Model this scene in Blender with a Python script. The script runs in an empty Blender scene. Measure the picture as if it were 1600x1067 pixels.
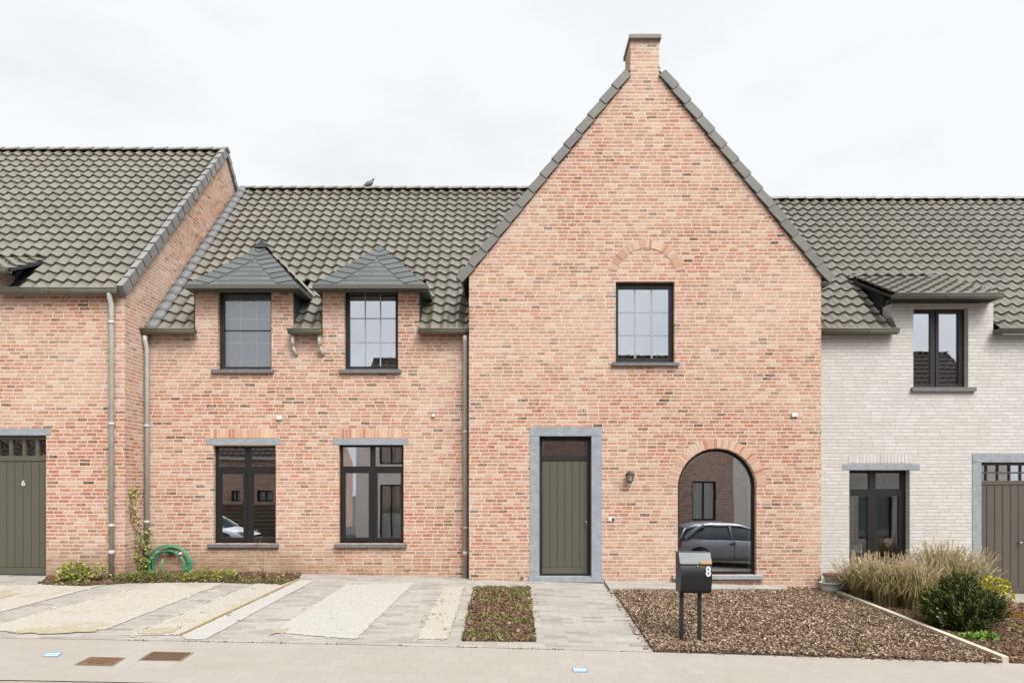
import bpy, bmesh, math, random
from mathutils import Vector, Matrix, noise
from mathutils.geometry import tessellate_polygon
random.seed(11)
S = bpy.context.scene
C = S.collection
PI = math.pi
R = math.radians

# ------------------------------------------------------------------ camera
F = 1067.0; CX = 795.0; HY = 760.0; CAMZ = 1.69; CAMY = -12.55
cam = bpy.data.cameras.new('camera'); camo = bpy.data.objects.new('camera', cam); C.objects.link(camo)
camo.location = (0, CAMY, CAMZ); camo.rotation_euler = (PI/2, 0, 0)
cam.sensor_width = 36; cam.lens = 36*F/1600
cam.shift_x = (800-CX)/1600; cam.shift_y = (HY-533.5)/1600
cam.clip_end = 2000; cam.clip_start = 0.1
S.camera = camo
# ------------------------------------------------------------------ sky, sun
SUN_EL, SUN_AZ = R(52), R(148)      # azimuth clockwise from +Y
w = bpy.data.worlds.new('World'); S.world = w; w.use_nodes = True
nt = w.node_tree; nt.nodes.clear()
def N(t, nt=nt): return nt.nodes.new(t)
out = N('ShaderNodeOutputWorld'); bg = N('ShaderNodeBackground'); bg2 = N('ShaderNodeBackground'); mixs = N('ShaderNodeMixShader')
sky = N('ShaderNodeTexSky'); sky.sky_type = 'NISHITA'; sky.sun_disc = False
sky.sun_elevation = SUN_EL; sky.sun_rotation = SUN_AZ
bg.inputs[1].default_value = 0.1; nt.links.new(sky.outputs[0], bg.inputs[0])
tc = N('ShaderNodeTexCoord'); sep = N('ShaderNodeSeparateXYZ'); nt.links.new(tc.outputs['Generated'], sep.inputs[0])
mr = N('ShaderNodeMapRange'); mr.interpolation_type = 'SMOOTHSTEP'
nt.links.new(sep.outputs[2], mr.inputs[0]); mr.inputs[1].default_value = .55; mr.inputs[2].default_value = 1.0
mr.inputs[3].default_value = 1.0; mr.inputs[4].default_value = 1.6
# the overcast is thinner (brighter) on the sun's side, high behind the camera
mr2 = N('ShaderNodeMapRange'); mr2.interpolation_type = 'SMOOTHSTEP'
dot = N('ShaderNodeVectorMath'); dot.operation = 'DOT_PRODUCT'; nt.links.new(tc.outputs['Generated'], dot.inputs[0])
dot.inputs[1].default_value = (math.sin(SUN_AZ)*math.cos(SUN_EL), math.cos(SUN_AZ)*math.cos(SUN_EL), math.sin(SUN_EL))
nt.links.new(dot.outputs['Value'], mr2.inputs[0]); mr2.inputs[1].default_value = .80; mr2.inputs[2].default_value = 1; mr2.inputs[3].default_value = 0; mr2.inputs[4].default_value = 9.0
add = N('ShaderNodeMath'); add.operation = 'ADD'; nt.links.new(mr.outputs[0], add.inputs[0]); nt.links.new(mr2.outputs[0], add.inputs[1])
mp = N('ShaderNodeMapping'); mp.inputs['Scale'].default_value = (1.6, 1.6, 4.5); nt.links.new(tc.outputs['Generated'], mp.inputs[0])
nz = N('ShaderNodeTexNoise'); nz.inputs['Scale'].default_value = 2.3; nz.inputs['Detail'].default_value = 6; nz.inputs['Roughness'].default_value = .5
nt.links.new(mp.outputs[0], nz.inputs['Vector'])
cr = N('ShaderNodeValToRGB'); nt.links.new(nz.outputs[0], cr.inputs[0])
cr.color_ramp.elements[0].position = .33; cr.color_ramp.elements[0].color = (.87, .89, .915, 1)
cr.color_ramp.elements[1].position = .50; cr.color_ramp.elements[1].color = (.955, .978, 1.0, 1)
nt.links.new(cr.outputs[0], bg2.inputs[0]); nt.links.new(add.outputs[0], bg2.inputs[1])
mixs.inputs[0].default_value = .985
nt.links.new(bg.outputs[0], mixs.inputs[1]); nt.links.new(bg2.outputs[0], mixs.inputs[2]); nt.links.new(mixs.outputs[0], out.inputs[0])
sun = bpy.data.lights.new('sun', 'SUN'); suno = bpy.data.objects.new('sun', sun); C.objects.link(suno)
sun.energy = 2.1; sun.angle = R(16); sun.color = (1, .96, .90)
sd = Vector((math.sin(SUN_AZ)*math.cos(SUN_EL), math.cos(SUN_AZ)*math.cos(SUN_EL), math.sin(SUN_EL)))
suno.rotation_euler = sd.to_track_quat('Z', 'Y').to_euler(); suno.location = (6, -14, 25)
S.view_settings.view_transform = 'Standard'; S.view_settings.look = 'None'
S.view_settings.exposure = 0.0; S.view_settings.gamma = 1

# ------------------------------------------------------------------ geometry of the picture
DM = 12.55; DG = 12.25; DL = 11.86          # distance of: recessed wing wall, gable wall, left house wall
YM = 0.0; YG = -0.30; YL = -0.69
def PX(px, d): return (px-CX)*d/F
def PZ(py, d): return CAMZ+(HY-py)*d/F
YF = -4.30      # plot front edge
YK = -5.69      # pavement edge
def gx(x):
    x = max(-14, min(14, x)); return -(.025*x+.0008*x*x)
def gy(y):
    if y > -.3: return 0
    if y > YK: return .066*(y+.3)
    if y > -9.5: return .066*(YK+.3)+.105*(y-YK)
    return .066*(YK+.3)+.105*(-9.5-YK)
XL = [i*.5 for i in range(-28, 29)]
def gz(x, y):
    xc = max(-14, min(14, x)); i = math.floor(xc/.5); a = i*.5; t = (xc-a)/.5
    return gx(a)*(1-t)+gx(a+.5)*t+gy(y) if xc < 14 else gx(14)+gy(y)
def G(px, py):
    lo, hi = 3.0, 40.0
    for _ in range(50):
        d = (lo+hi)/2; y = CAMY+d; x = PX(px, d)
        if PZ(py, d) > gz(x, y): lo = d
        else: hi = d
    return (PX(px, lo), CAMY+lo)

# ------------------------------------------------------------------ materials
def lin(c): return tuple(((v/255)/12.92 if v/255 <= .04045 else (((v/255)+.055)/1.055)**2.4) for v in c)
K = .62
def col(c, k=K): a = lin(c); return (a[0]*k, a[1]*k, a[2]*k, 1)
class M:
    def __init__(s, name, rough=.8, spec=.3, metal=0):
        s.m = bpy.data.materials.new(name); s.m.use_nodes = True; s.t = s.m.node_tree
        s.b = s.t.nodes['Principled BSDF']; s.b.inputs['Roughness'].default_value = rough
        s.b.inputs['Specular IOR Level'].default_value = spec; s.b.inputs['Metallic'].default_value = metal
    def n(s, t, **kw):
        x = s.t.nodes.new(t)
        for k, v in kw.items(): setattr(x, k, v)
        return x
    def l(s, a, b): s.t.links.new(a, b)
    def obj(s):
        if not hasattr(s, '_o'): s._o = s.n('ShaderNodeTexCoord')
        return s._o.outputs['Object']
    def noise(s, scale, detail=4, rough=.55, vec=None, dist=0):
        x = s.n('ShaderNodeTexNoise'); x.inputs['Scale'].default_value = scale; x.inputs['Detail'].default_value = detail
        x.inputs['Roughness'].default_value = rough; x.inputs['Distortion'].default_value = dist
        s.l(vec or s.obj(), x.inputs['Vector']); return x.outputs[0]
    def ramp(s, fac, pts, interp='LINEAR'):
        x = s.n('ShaderNodeValToRGB'); e = x.color_ramp; e.interpolation = interp
        while len(e.elements) < len(pts): e.elements.new(.5)
        for i, (p, c) in enumerate(pts):
            e.elements[i].position = p; e.elements[i].color = c if len(c) == 4 else (*c, 1)
        s.l(fac, x.inputs[0]); return x.outputs[0]
    def mix(s, fac, a, b, mode='MIX'):
        x = s.n('ShaderNodeMix', data_type='RGBA', blend_type=mode)
        for v, i in ((fac, 0), (a, 6), (b, 7)):
            if isinstance(v, (int, float)): x.inputs[i].default_value = v
            elif isinstance(v, tuple): x.inputs[i].default_value = v
            else: s.l(v, x.inputs[i])
        return x.outputs[2]
    def math(s, op, a, b=0):
        x = s.n('ShaderNodeMath', operation=op)
        for v, i in ((a, 0), (b, 1)):
            if isinstance(v, (int, float)): x.inputs[i].default_value = v
            else: s.l(v, x.inputs[i])
        return x.outputs[0]
    def base(s, c):
        if isinstance(c, tuple): s.b.inputs['Base Color'].default_value = c
        else: s.l(c, s.b.inputs['Base Color'])
    def bump(s, h, strength=.3, dist=.01):
        x = s.n('ShaderNodeBump'); x.inputs['Strength'].default_value = strength; x.inputs['Distance'].default_value = dist
        s.l(h, x.inputs['Height']); s.l(x.outputs[0], s.b.inputs['Normal'])
    def attr(s):
        x = s.n('ShaderNodeAttribute', attribute_name='rnd'); return x.outputs['Fac']

BR = [(0, (110, 78, 64)), (.012, (152, 104, 84)), (.05, (184, 118, 94)), (.17, (201, 135, 110)), (.33, (209, 150, 126)), (.44, (206, 128, 97)), (.54, (216, 172, 146)),
      (.62, (196, 143, 118)), (.71, (220, 186, 160)), (.77, (212, 150, 120)), (.87, (212, 163, 138)), (.95, (194, 122, 99))]
def brick_mat(name, pal, mortar, bw=.2, rh=.0642, ms=.0094, bump=.6, stain=None, k=K, rough=.9):
    m = M(name, rough, .2)
    sp = m.n('ShaderNodeSeparateXYZ'); m.l(m.obj(), sp.inputs[0])
    cb = m.n('ShaderNodeCombineXYZ'); m.l(m.math('ADD', sp.outputs[0], sp.outputs[1]), cb.inputs[0]); m.l(sp.outputs[2], cb.inputs[1])
    # hand-laid irregularity
    wob = m.n('ShaderNodeTexNoise'); wob.inputs['Scale'].default_value = 14; wob.inputs['Detail'].default_value = 2; m.l(cb.outputs[0], wob.inputs['Vector'])
    sc = m.n('ShaderNodeVectorMath', operation='MULTIPLY_ADD'); m.l(wob.outputs[1], sc.inputs[0]); sc.inputs[1].default_value = (.016, .013, 0); m.l(cb.outputs[0], sc.inputs[2])
    b = m.n('ShaderNodeTexBrick'); m.l(sc.outputs[0], b.inputs['Vector'])
    b.inputs['Scale'].default_value = 1; b.inputs['Brick Width'].default_value = bw; b.inputs['Row Height'].default_value = rh
    b.inputs['Mortar Size'].default_value = ms; b.inputs['Mortar Smooth'].default_value = .35; b.inputs['Bias'].default_value = 0
    b.inputs['Color1'].default_value = (0, 0, 0, 1); b.inputs['Color2'].default_value = (1, 1, 1, 1); b.inputs['Mortar'].default_value = (.5, .5, .5, 1)
    b.offset = 0; b.offset_frequency = 1
    s3 = m.n('ShaderNodeSeparateXYZ'); m.l(sc.outputs[0], s3.inputs[0]); row = m.math('FLOOR', m.math('DIVIDE', s3.outputs[1], rh))
    wn = m.n('ShaderNodeTexWhiteNoise', noise_dimensions='1D'); m.l(row, wn.inputs['W']); wn2 = m.n('ShaderNodeTexWhiteNoise', noise_dimensions='1D'); m.l(m.math('ADD', row, 371.3), wn2.inputs['W'])
    x2 = m.math('ADD', m.math('MULTIPLY', s3.outputs[0], m.math('ADD', m.math('MULTIPLY', wn2.outputs[0], .30), .94)), m.math('MULTIPLY', wn.outputs[0], bw*7))
    cb2 = m.n('ShaderNodeCombineXYZ'); m.l(x2, cb2.inputs[0]); m.l(s3.outputs[1], cb2.inputs[1]); m.l(cb2.outputs[0], b.inputs['Vector'])
    c = m.ramp(b.outputs[0], [(p, col(q, k)) for p, q in pal], 'CONSTANT')
    # mottling within the brick and drifts of tone over the wall
    n1 = m.noise(38, 5, .6); n2 = m.noise(.55, 4, .6); n3 = m.noise(160, 3, .6); n4 = m.noise(9, 4, .7); n5 = m.noise(26, 6, .75)
    c = m.mix(m.ramp(n5, [(.50, (0,0,0,1)), (.64, (1,1,1,1))]), c, col(mortar, k*.96)) if stain != 'white' else c
    # only part strength for the mottling
    x = c.node
    c0 = m.ramp(b.outputs[0], [(p, col(q, k)) for p, q in pal], 'CONSTANT')
    c = m.mix(.48, c0, c)
    c = m.mix(m.ramp(n2, [(.4, (0,0,0,1)), (.62, (.30,.30,.30,1))]), c, col(mortar, k*.97))
    c = m.mix(b.outputs[1], c, m.mix(m.ramp(n4, [(.35, (0,0,0,1)), (.7, (1,1,1,1))]), col(mortar, k), col(tuple(int(v*.93) for v in mortar), k)))
    c = m.mix(.5, c, m.ramp(n3, [(.3, (.74,.74,.74,1)), (.7, (1,1,1,1))]), 'MULTIPLY')
    if stain == 'brick':
        # damp, algae-brown splash zone above the soil of the wing, pale lime drift elsewhere
        h = m.n('ShaderNodeMapRange'); m.l(sp.outputs[2], h.inputs[0]); h.inputs[1].default_value = .75; h.inputs[2].default_value = 0.1
        hx = m.n('ShaderNodeMapRange'); m.l(sp.outputs[0], hx.inputs[0]); hx.inputs[1].default_value = -1.2; hx.inputs[2].default_value = -4.2; hx.inputs[3].default_value = .2
        a = m.math('MULTIPLY', h.outputs[0], hx.outputs[0])
        a = m.math('MULTIPLY', a, m.ramp(m.noise(1.8, 5, .6), [(.28, (0,0,0,1)), (.55, (1,1,1,1))]))
        c = m.mix(m.math('MULTIPLY', a, .8), c, col((146, 120, 88), k))
    m.base(c)
    hgt = m.math('SUBTRACT', m.math('MULTIPLY', n1, .35), m.math('MULTIPLY', b.outputs[1], 1.0))
    hgt = m.math('ADD', hgt, m.math('MULTIPLY', b.outputs[0], .35))
    m.bump(hgt, bump, .008)
    return m.m
brick = brick_mat('brick', BR, (241, 225, 206), stain='brick', k=.635)
WR = [(0, (225, 220, 214)), (.2, (232, 227, 221)), (.4, (222, 217, 210)), (.6, (234, 229, 223)), (.8, (228, 222, 215))]
white_brick = brick_mat('white_brick', WR, (218, 209, 198), bw=.24, rh=.064, ms=.007, bump=.8, stain='white', k=.63)
DRK = [(0, (150, 118, 106)), (.3, (180, 142, 126)), (.6, (166, 130, 116)), (.8, (190, 154, 136))]
brown_brick = brick_mat('brown_brick', DRK, (205, 190, 175), stain='white', k=1.0)
def brick_rnd(name, pal, k=K):
    m = M(name, .9, .2); c = m.ramp(m.attr(), [(p, col(q, k)) for p, q in pal], 'CONSTANT')
    c = m.mix(.6, c, m.ramp(m.noise(60, 4), [(.3, (.72,.72,.72,1)), (.7, (1,1,1,1))]), 'MULTIPLY'); m.base(c); m.bump(m.noise(60), .4, .006); return m.m
VR = [(0, (222, 174, 154)), (.15, (230, 186, 160)), (.35, (234, 204, 182)), (.55, (228, 176, 148)), (.7, (214, 148, 124)), (.78, (234, 198, 168)), (.92, (206, 144, 122))]
voussoir = brick_rnd('voussoir_brick', VR); voussoir_w = brick_rnd('white_voussoir', WR)

def plain(name, c, rough=.6, spec=.3, metal=0, var=.15, sc=20, bump=0, k=K):
    m = M(name, rough, spec, metal); b = col(c, k)
    d = tuple(v*(1-var) for v in b[:3])+(1,)
    m.base(m.mix(m.ramp(m.noise(sc, 5, .6), [(.35, (0,0,0,1)), (.65, (1,1,1,1))]), d, b))
    if bump: m.bump(m.noise(sc*3, 4), bump, .01)
    return m.m
mortar = plain('mortar', (236, 212, 188), .95, .1, sc=40)
mortar_w = plain('white_mortar', (222, 216, 206), .95, .1, sc=40)
stone = plain('bluestone', (170, 175, 180), .75, .3, var=.22, sc=9, bump=.15)
stone_dark = plain('dark_sill_stone', (128, 126, 124), .7, .3, var=.2, sc=12)
frame_m = plain('black_frame', (34, 31, 30), .45, .4, var=.08)
frame_b = plain('brown_black_frame', (42, 38, 36), .45, .4, var=.08)
door_m = plain('olive_door', (98, 94, 81), .5, .35, var=.07, sc=3)
door_b = plain('brown_door', (100, 93, 83), .5, .35, var=.07, sc=3)
zinc = plain('zinc', (140, 135, 122), .5, .4, 0, var=.18, sc=6)
zinc_l = plain('zinc_pipe', (212, 208, 199), .5, .4, 0, var=.18, sc=6)
lead = plain('lead', (132, 132, 132), .6, .4, 0, var=.3, sc=9)
cement = plain('cement_cap', (172, 162, 150), .9, .2, var=.2, sc=12)
white_m = plain('white_plastic', (236, 234, 230), .5, .4, var=.05)
steel = plain('steel', (190, 190, 190), .3, .5, .9)
black_m = plain('black_metal', (46, 48, 50), .45, .4, .1, var=.1)
dark_room = plain('room_wall', (120, 116, 112), .9, .1)
rubber = plain('rubber', (40, 40, 40), .8, .2)

def tile_mat():
    m = M('pantile', .42, .7)
    c = m.ramp(m.attr(), [(0, col((114, 108, 98))), (.3, col((122, 115, 105))), (.6, col((128, 121, 110))), (.85, col((118, 112, 102)))])
    c = m.mix(m.ramp(m.noise(7, 6, .7), [(.42, (0,0,0,1)), (.68, (.5,.5,.5,1))]), c, col((122, 117, 92)))
    c = m.mix(.8, c, m.ramp(m.noise(.7, 5, .65), [(.35, (.80,.80,.79,1)), (.62, (1.04,1.03,1.02,1))]), 'MULTIPLY')
    sp = m.n('ShaderNodeSeparateXYZ'); m.l(m.obj(), sp.inputs[0])
    c = m.mix(m.ramp(m.noise(45, 5, .7), [(.52, (0,0,0,1)), (.75, (.6,.6,.6,1))]), c, col((82, 78, 66)))
    c = m.mix(m.ramp(m.noise(22, 5, .7), [(.58, (0,0,0,1)), (.72, (.35,.35,.35,1))]), c, col((150, 146, 130)))
    m.base(c); m.bump(m.noise(60, 4), .25, .006)
    m.l(m.ramp(m.noise(12, 4), [(.3, (.26,.26,.26,1)), (.7, (.42,.42,.42,1))]), m.b.inputs['Roughness'])
    return m.m
tile = tile_mat()
def verge_mat():
    m = M('verge_tile', .55, .4)
    c = m.ramp(m.attr(), [(0, col((112, 108, 104))), (.5, col((128, 124, 118))), (1, col((120, 117, 108)))])
    c = m.mix(m.ramp(m.noise(10, 6, .7), [(.45, (0,0,0,1)), (.7, (.5,.5,.5,1))]), c, col((98, 94, 82)))
    m.base(c); m.bump(m.noise(40), .2, .005); return m.m
verge = verge_mat()
verge_l = plain('side_verge', (150, 148, 144), .5, .4, var=.25, sc=7)
ridge_m = plain('ridge_tile', (142, 138, 128), .5, .4, var=.25, sc=7)
def slate_mat():
    m = M('slate', .55, .35)
    c = m.ramp(m.attr(), [(0, col((84, 87, 86))), (.12, col((92, 96, 94))), (.5, col((96, 100, 99))), (1, col((101, 105, 103)))])
    c = m.mix(.5, c, m.ramp(m.noise(18, 5, .7), [(.3, (.7,.7,.7,1)), (.7, (1,1,1,1))]), 'MULTIPLY'); m.base(c); m.bump(m.noise(50), .15, .004); return m.m
slate = slate_mat()
cheek_m = plain('slate_cladding', (72, 74, 76), .8, .2, var=.3, sc=14, bump=.3)

def glass_mat(name, fac, tint=.85, wav=.0):
    m = M(name); t = m.t; t.nodes.remove(m.b)
    o = t.nodes['Material Output']; mx = m.n('ShaderNodeMixShader'); tr = m.n('ShaderNodeBsdfTransparent'); gl = m.n('ShaderNodeBsdfGlossy')
    tr.inputs[0].default_value = (tint, tint*1.01, tint*1.0, 1); gl.inputs['Roughness'].default_value = .0; gl.inputs[0].default_value = (.93, .95, 1, 1)
    lw = m.n('ShaderNodeFresnel'); lw.inputs[0].default_value = 1.5
    m.l(m.math('ADD', lw.outputs[0], fac), mx.inputs[0]); m.l(tr.outputs[0], mx.inputs[1]); m.l(gl.outputs[0], mx.inputs[2]); m.l(mx.outputs[0], o.inputs[0])
    if wav:
        bp = m.n('ShaderNodeBump'); bp.inputs['Strength'].default_value = wav; bp.inputs['Distance'].default_value = .02
        m.l(m.noise(1.7, 1, .4), bp.inputs['Height']); m.l(bp.outputs[0], gl.inputs['Normal'])
    return m.m
glass = glass_mat('window_glass', .40, .85, .03)
glass_mir = glass_mat('mirror_glass', .50, .85, .02)
glass_rw = glass_mat('right_window_glass', .13, .85, .03)
glass_up = glass_mat('upper_glass', .10, .92, .02)
glass_wav = glass_mat('wavy_glass', .22, .7, .5)
blind = plain('net_curtain', (226, 226, 232), .9, .1, var=.05, sc=4, k=.85)
blind_g = M('grey_curtain', .9, .1); wv = blind_g.n('ShaderNodeTexWave'); wv.inputs['Scale'].default_value = 6; wv.inputs['Distortion'].default_value = 4
blind_g.l(blind_g.obj(), wv.inputs['Vector']); blind_g.base(blind_g.ramp(wv.outputs[0], [(0, col((196, 194, 202), .8)), (1, col((206, 205, 212), .8))])); blind_g = blind_g.m
glaz = plain('pale_glazing_bar', (186, 190, 200), .5, .3, var=.03, k=.52)
bar_m = plain('glazing_bar', (226, 228, 232), .6, .3, var=.03, k=.85)

KG = .385
def pavers(name, c1, c2, joint, bw, rh, ms, rot=0, var=None, bump=.35, blotch=.3):
    m = M(name, .85, .25)
    mp = m.n('ShaderNodeMapping'); mp.inputs['Rotation'].default_value = (0, 0, rot); m.l(m.obj(), mp.inputs[0])
    b = m.n('ShaderNodeTexBrick'); m.l(mp.outputs[0], b.inputs['Vector']); b.inputs['Scale'].default_value = 1
    b.inputs['Brick Width'].default_value = bw; b.inputs['Row Height'].default_value = rh; b.inputs['Mortar Size'].default_value = ms; b.inputs['Mortar Smooth'].default_value = .3
    b.inputs['Color1'].default_value = (0,0,0,1); b.inputs['Color2'].default_value = (1,1,1,1)
    pal = var or [(0, c1), (1, c2)]
    c = m.ramp(b.outputs[0], [(p, col(q, KG)) for p, q in pal])
    c = m.mix(m.ramp(m.noise(1.1, 5, .6), [(.35, (0,0,0,1)), (.7, (blotch,)*3+(1,))]), c, col(joint, KG))
    c = m.mix(m.math('MULTIPLY', b.outputs[1], .75), c, col(joint, KG))
    c = m.mix(.55, c, m.ramp(m.noise(90, 4, .7), [(.3, (.78,.78,.78,1)), (.7, (1,1,1,1))]), 'MULTIPLY')
    c = m.mix(.35, c, m.ramp(m.noise(.9, 7, .72), [(.38, (.80,.79,.77,1)), (.6, (1,1,1,1))]), 'MULTIPLY')
    m.base(c); m.bump(m.math('SUBTRACT', m.math('MULTIPLY', m.noise(90), .3), b.outputs[1]), bump, .006)
    return m.m
drive_m = pavers('drive_pavers', (188, 184, 180), (215, 210, 204), (190, 184, 172), .3, .1, .004,
                 var=[(0, (194, 187, 177)), (.15, (214, 207, 197)), (.3, (230, 222, 211)), (.65, (236, 229, 218)), (.85, (212, 204, 193)), (1, (240, 233, 222))], blotch=.35)
pave_m = pavers('pavement_pavers', (220, 211, 199), (226, 217, 206), (206, 196, 182), .22, .22, .004, blotch=.25)
road_m = pavers('road_pavers', (196, 190, 180), (206, 199, 190), (176, 168, 156), .22, .11, .004)
def gravel_mat(name, pal, sc=55, stain=True):
    m = M(name, .95, .15)
    v = m.n('ShaderNodeTexVoronoi'); v.inputs['Scale'].default_value = sc; m.l(m.obj(), v.inputs['Vector'])
    s2 = m.n('ShaderNodeSeparateColor'); m.l(v.outputs['Color'], s2.inputs[0])
    c = m.ramp(s2.outputs[0], [(p, col(q, KG)) for p, q in pal])
    if stain: c = m.mix(m.ramp(m.noise(2.2, 6, .7), [(.52, (0,0,0,1)), (.66, (.6,.6,.6,1))]), c, col((206, 190, 150), KG))
    m.base(c); m.bump(m.math('MULTIPLY', v.outputs[0], -1), .4, .008); return m.m
gravel_m = gravel_mat('white_gravel', [(0, (222, 213, 198)), (.4, (230, 222, 208)), (.8, (239, 232, 219)), (1, (224, 212, 190))])
gravel_w = gravel_mat('clean_gravel', [(0, (222, 216, 206)), (.5, (232, 227, 218)), (1, (238, 235, 228))], stain=False)
soil_m = gravel_mat('soil', [(0, (92, 72, 56)), (.5, (112, 88, 68)), (.85, (126, 100, 80)), (1, (150, 128, 104))], 45, False)
asph = gravel_mat('asphalt', [(0, (120, 118, 114)), (1, (135, 132, 128))], 80, False)
grass_m = plain('lawn', (96, 112, 62), .95, .1, var=.4, sc=6, bump=.5)
white_opp = brick_mat('white_brick_opposite', WR, (230, 222, 212), bw=.24, rh=.064, ms=.007, bump=.5, stain='white', k=1.05)
def rnd_mat(name, pal, rough=.85, spec=.2, trans=0, k=K):
    m = M(name, rough, spec); m.base(m.ramp(m.attr(), [(p, col(q, k)) for p, q in pal]))
    if trans:
        m.b.inputs['Transmission Weight'].default_value = 0
        m.b.inputs['Subsurface Weight'].default_value = 0
    return m.m
chip_m = rnd_mat('bark_chip', [(0, (72, 58, 48)), (.3, (106, 86, 70)), (.6, (142, 119, 98)), (.85, (184, 160, 134)), (1, (226, 208, 184))])
clod_m = rnd_mat('clod', [(0, (80, 62, 48)), (.6, (118, 92, 70)), (1, (165, 140, 112))])
pebble_m = rnd_mat('pebble', [(0, (222, 212, 192)), (.5, (232, 225, 212)), (1, (238, 233, 224))], k=KG+.03)
leaf_g = rnd_mat('leaf_green', [(0, (72, 88, 40)), (.5, (112, 128, 56)), (1, (160, 168, 84))], .6, .3)
leaf_f = rnd_mat('leaf_fresh', [(0, (104, 124, 48)), (.5, (150, 162, 66)), (1, (186, 180, 90))], .6, .3)
leaf_y = rnd_mat('leaf_yellow', [(0, (140, 140, 40)), (.5, (190, 184, 62)), (1, (222, 210, 96))], .6, .3)
leaf_d = rnd_mat('leaf_dark', [(0, (46, 52, 26)), (.5, (72, 82, 38)), (.85, (104, 112, 56)), (1, (150, 148, 98))], .6, .2)
leaf_p = rnd_mat('leaf_blush', [(0, (104, 100, 52)), (.4, (150, 124, 80)), (.8, (196, 150, 118)), (1, (224, 188, 160))], .7, .2)
leaf_r = rnd_mat('leaf_lime', [(0, (98, 140, 44)), (1, (150, 184, 78))], .6, .3)
blade_m = rnd_mat('grass_blade', [(0, (116, 112, 64)), (.4, (168, 154, 102)), (1, (218, 198, 150))], .7, .2)
plume_m = rnd_mat('plume', [(0, (206, 180, 138)), (.5, (234, 212, 174)), (1, (248, 234, 206))], .9, .1)
tuft_m = rnd_mat('tuft', [(0, (170, 120, 40)), (1, (212, 170, 70))], .7, .2)
wood_m = plain('twig', (120, 96, 74), .9, .1)
hose_m = plain('green_hose', (78, 158, 116), .4, .5, var=.1)

# ------------------------------------------------------------------ mesh builder
class MB:
    def __init__(s): s.v = []; s.f = []; s.r = []; s.sm = []; s.mi = []
    def face(s, pts, r=.5, smooth=False, mi=0):
        n = len(s.v); s.v += [tuple(p) for p in pts]; s.f.append(tuple(range(n, n+len(pts)))); s.r.append(r); s.sm.append(smooth); s.mi.append(mi)
    def raw(s, verts, faces, r=.5, smooth=False, mi=0):
        n = len(s.v); s.v += [tuple(p) for p in verts]
        for f in faces: s.f.append(tuple(n+i for i in f)); s.r.append(r); s.sm.append(smooth); s.mi.append(mi)
    def box(s, x0, x1, y0, y1, z0, z1, r=.5, mi=0):
        s.hexa([(x0,y0,z0),(x1,y0,z0),(x1,y1,z0),(x0,y1,z0)], [(x0,y0,z1),(x1,y0,z1),(x1,y1,z1),(x0,y1,z1)], r, mi)
    def hexa(s, a, b, r=.5, mi=0):
        s.raw(list(a)+list(b), [(0,3,2,1),(4,5,6,7),(0,1,5,4),(1,2,6,5),(2,3,7,6),(3,0,4,7)], r, False, mi)
    def tube(s, pts, rad, seg=8, r=.5, smooth=True, cap=True):
        pts = [Vector(p) for p in pts]; n = len(pts); rs = rad if isinstance(rad, (list, tuple)) else [rad]*n
        vs = []; up = None
        for i, p in enumerate(pts):
            t = (pts[min(i+1, n-1)]-pts[max(i-1, 0)]).normalized()
            if up is None: up = t.orthogonal().normalized()
            up = (up-t*up.dot(t)).normalized(); sd_ = t.cross(up)
            for k in range(seg):
                a = 2*PI*k/seg; vs.append(p+(up*math.cos(a)+sd_*math.sin(a))*rs[i])
        fs = []
        for i in range(n-1):
            for k in range(seg):
                k2 = (k+1) % seg; fs.append((i*seg+k, i*seg+k2, (i+1)*seg+k2, (i+1)*seg+k))
        if cap: fs.append(tuple(range(seg-1, -1, -1))); fs.append(tuple((n-1)*seg+k for k in range(seg)))
        s.raw(vs, fs, r, smooth)
    def lathe(s, prof, c, seg=16, r=.5, smooth=True, sx=1, sy=1):
        vs = []; fs = []; n = len(prof)
        for q, (rad, z) in enumerate(prof):
            for k in range(seg):
                a = 2*PI*k/seg; vs.append((c[0]+rad*sx*math.cos(a), c[1]+rad*sy*math.sin(a), c[2]+z))
        for i in range(n-1):
            for k in range(seg):
                k2 = (k+1) % seg; fs.append((i*seg+k, i*seg+k2, (i+1)*seg+k2, (i+1)*seg+k))
        fs.append(tuple(range(seg-1, -1, -1))); fs.append(tuple((n-1)*seg+k for k in range(seg)))
        s.raw(vs, fs, r, smooth)
    def build(s, name, mat, parent=None, recalc=True, bevel=0):
        me = bpy.data.meshes.new(name); me.from_pydata(s.v, [], s.f)
        for m in (mat if isinstance(mat, list) else [mat]): me.materials.append(m)
        me.polygons.foreach_set('use_smooth', s.sm); me.polygons.foreach_set('material_index', s.mi)
        a = me.attributes.new('rnd', 'FLOAT', 'FACE'); a.data.foreach_set('value', s.r)
        if recalc:
            bm = bmesh.new(); bm.from_mesh(me); bmesh.ops.recalc_face_normals(bm, faces=bm.faces); bm.to_mesh(me); bm.free()
        me.update(); o = bpy.data.objects.new(name, me); C.objects.link(o)
        if parent is not None:
            o.parent = parent; wl = world_loc(parent); o.location = (-wl[0], -wl[1], -wl[2])
        if bevel:
            md = o.modifiers.new('bevel', 'BEVEL'); md.width = bevel; md.segments = 2; md.limit_method = 'ANGLE'
        return o
def world_loc(o):
    l = Vector((0,0,0))
    while o is not None: l += o.location; o = o.parent
    return l
def tag(o, label, cat=None, group=None, kind=None):
    if label: o['label'] = label
    if cat: o['category'] = cat
    if group: o['group'] = group
    if kind: o['kind'] = kind
    return o
def thing(name, label, cat, loc=(0,0,0), group=None, rz=0):
    o = bpy.data.objects.new(name, None); C.objects.link(o); o.location = loc; o.rotation_euler.z = rz; o.empty_display_size = .2
    return tag(o, label, cat, group)
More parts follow.
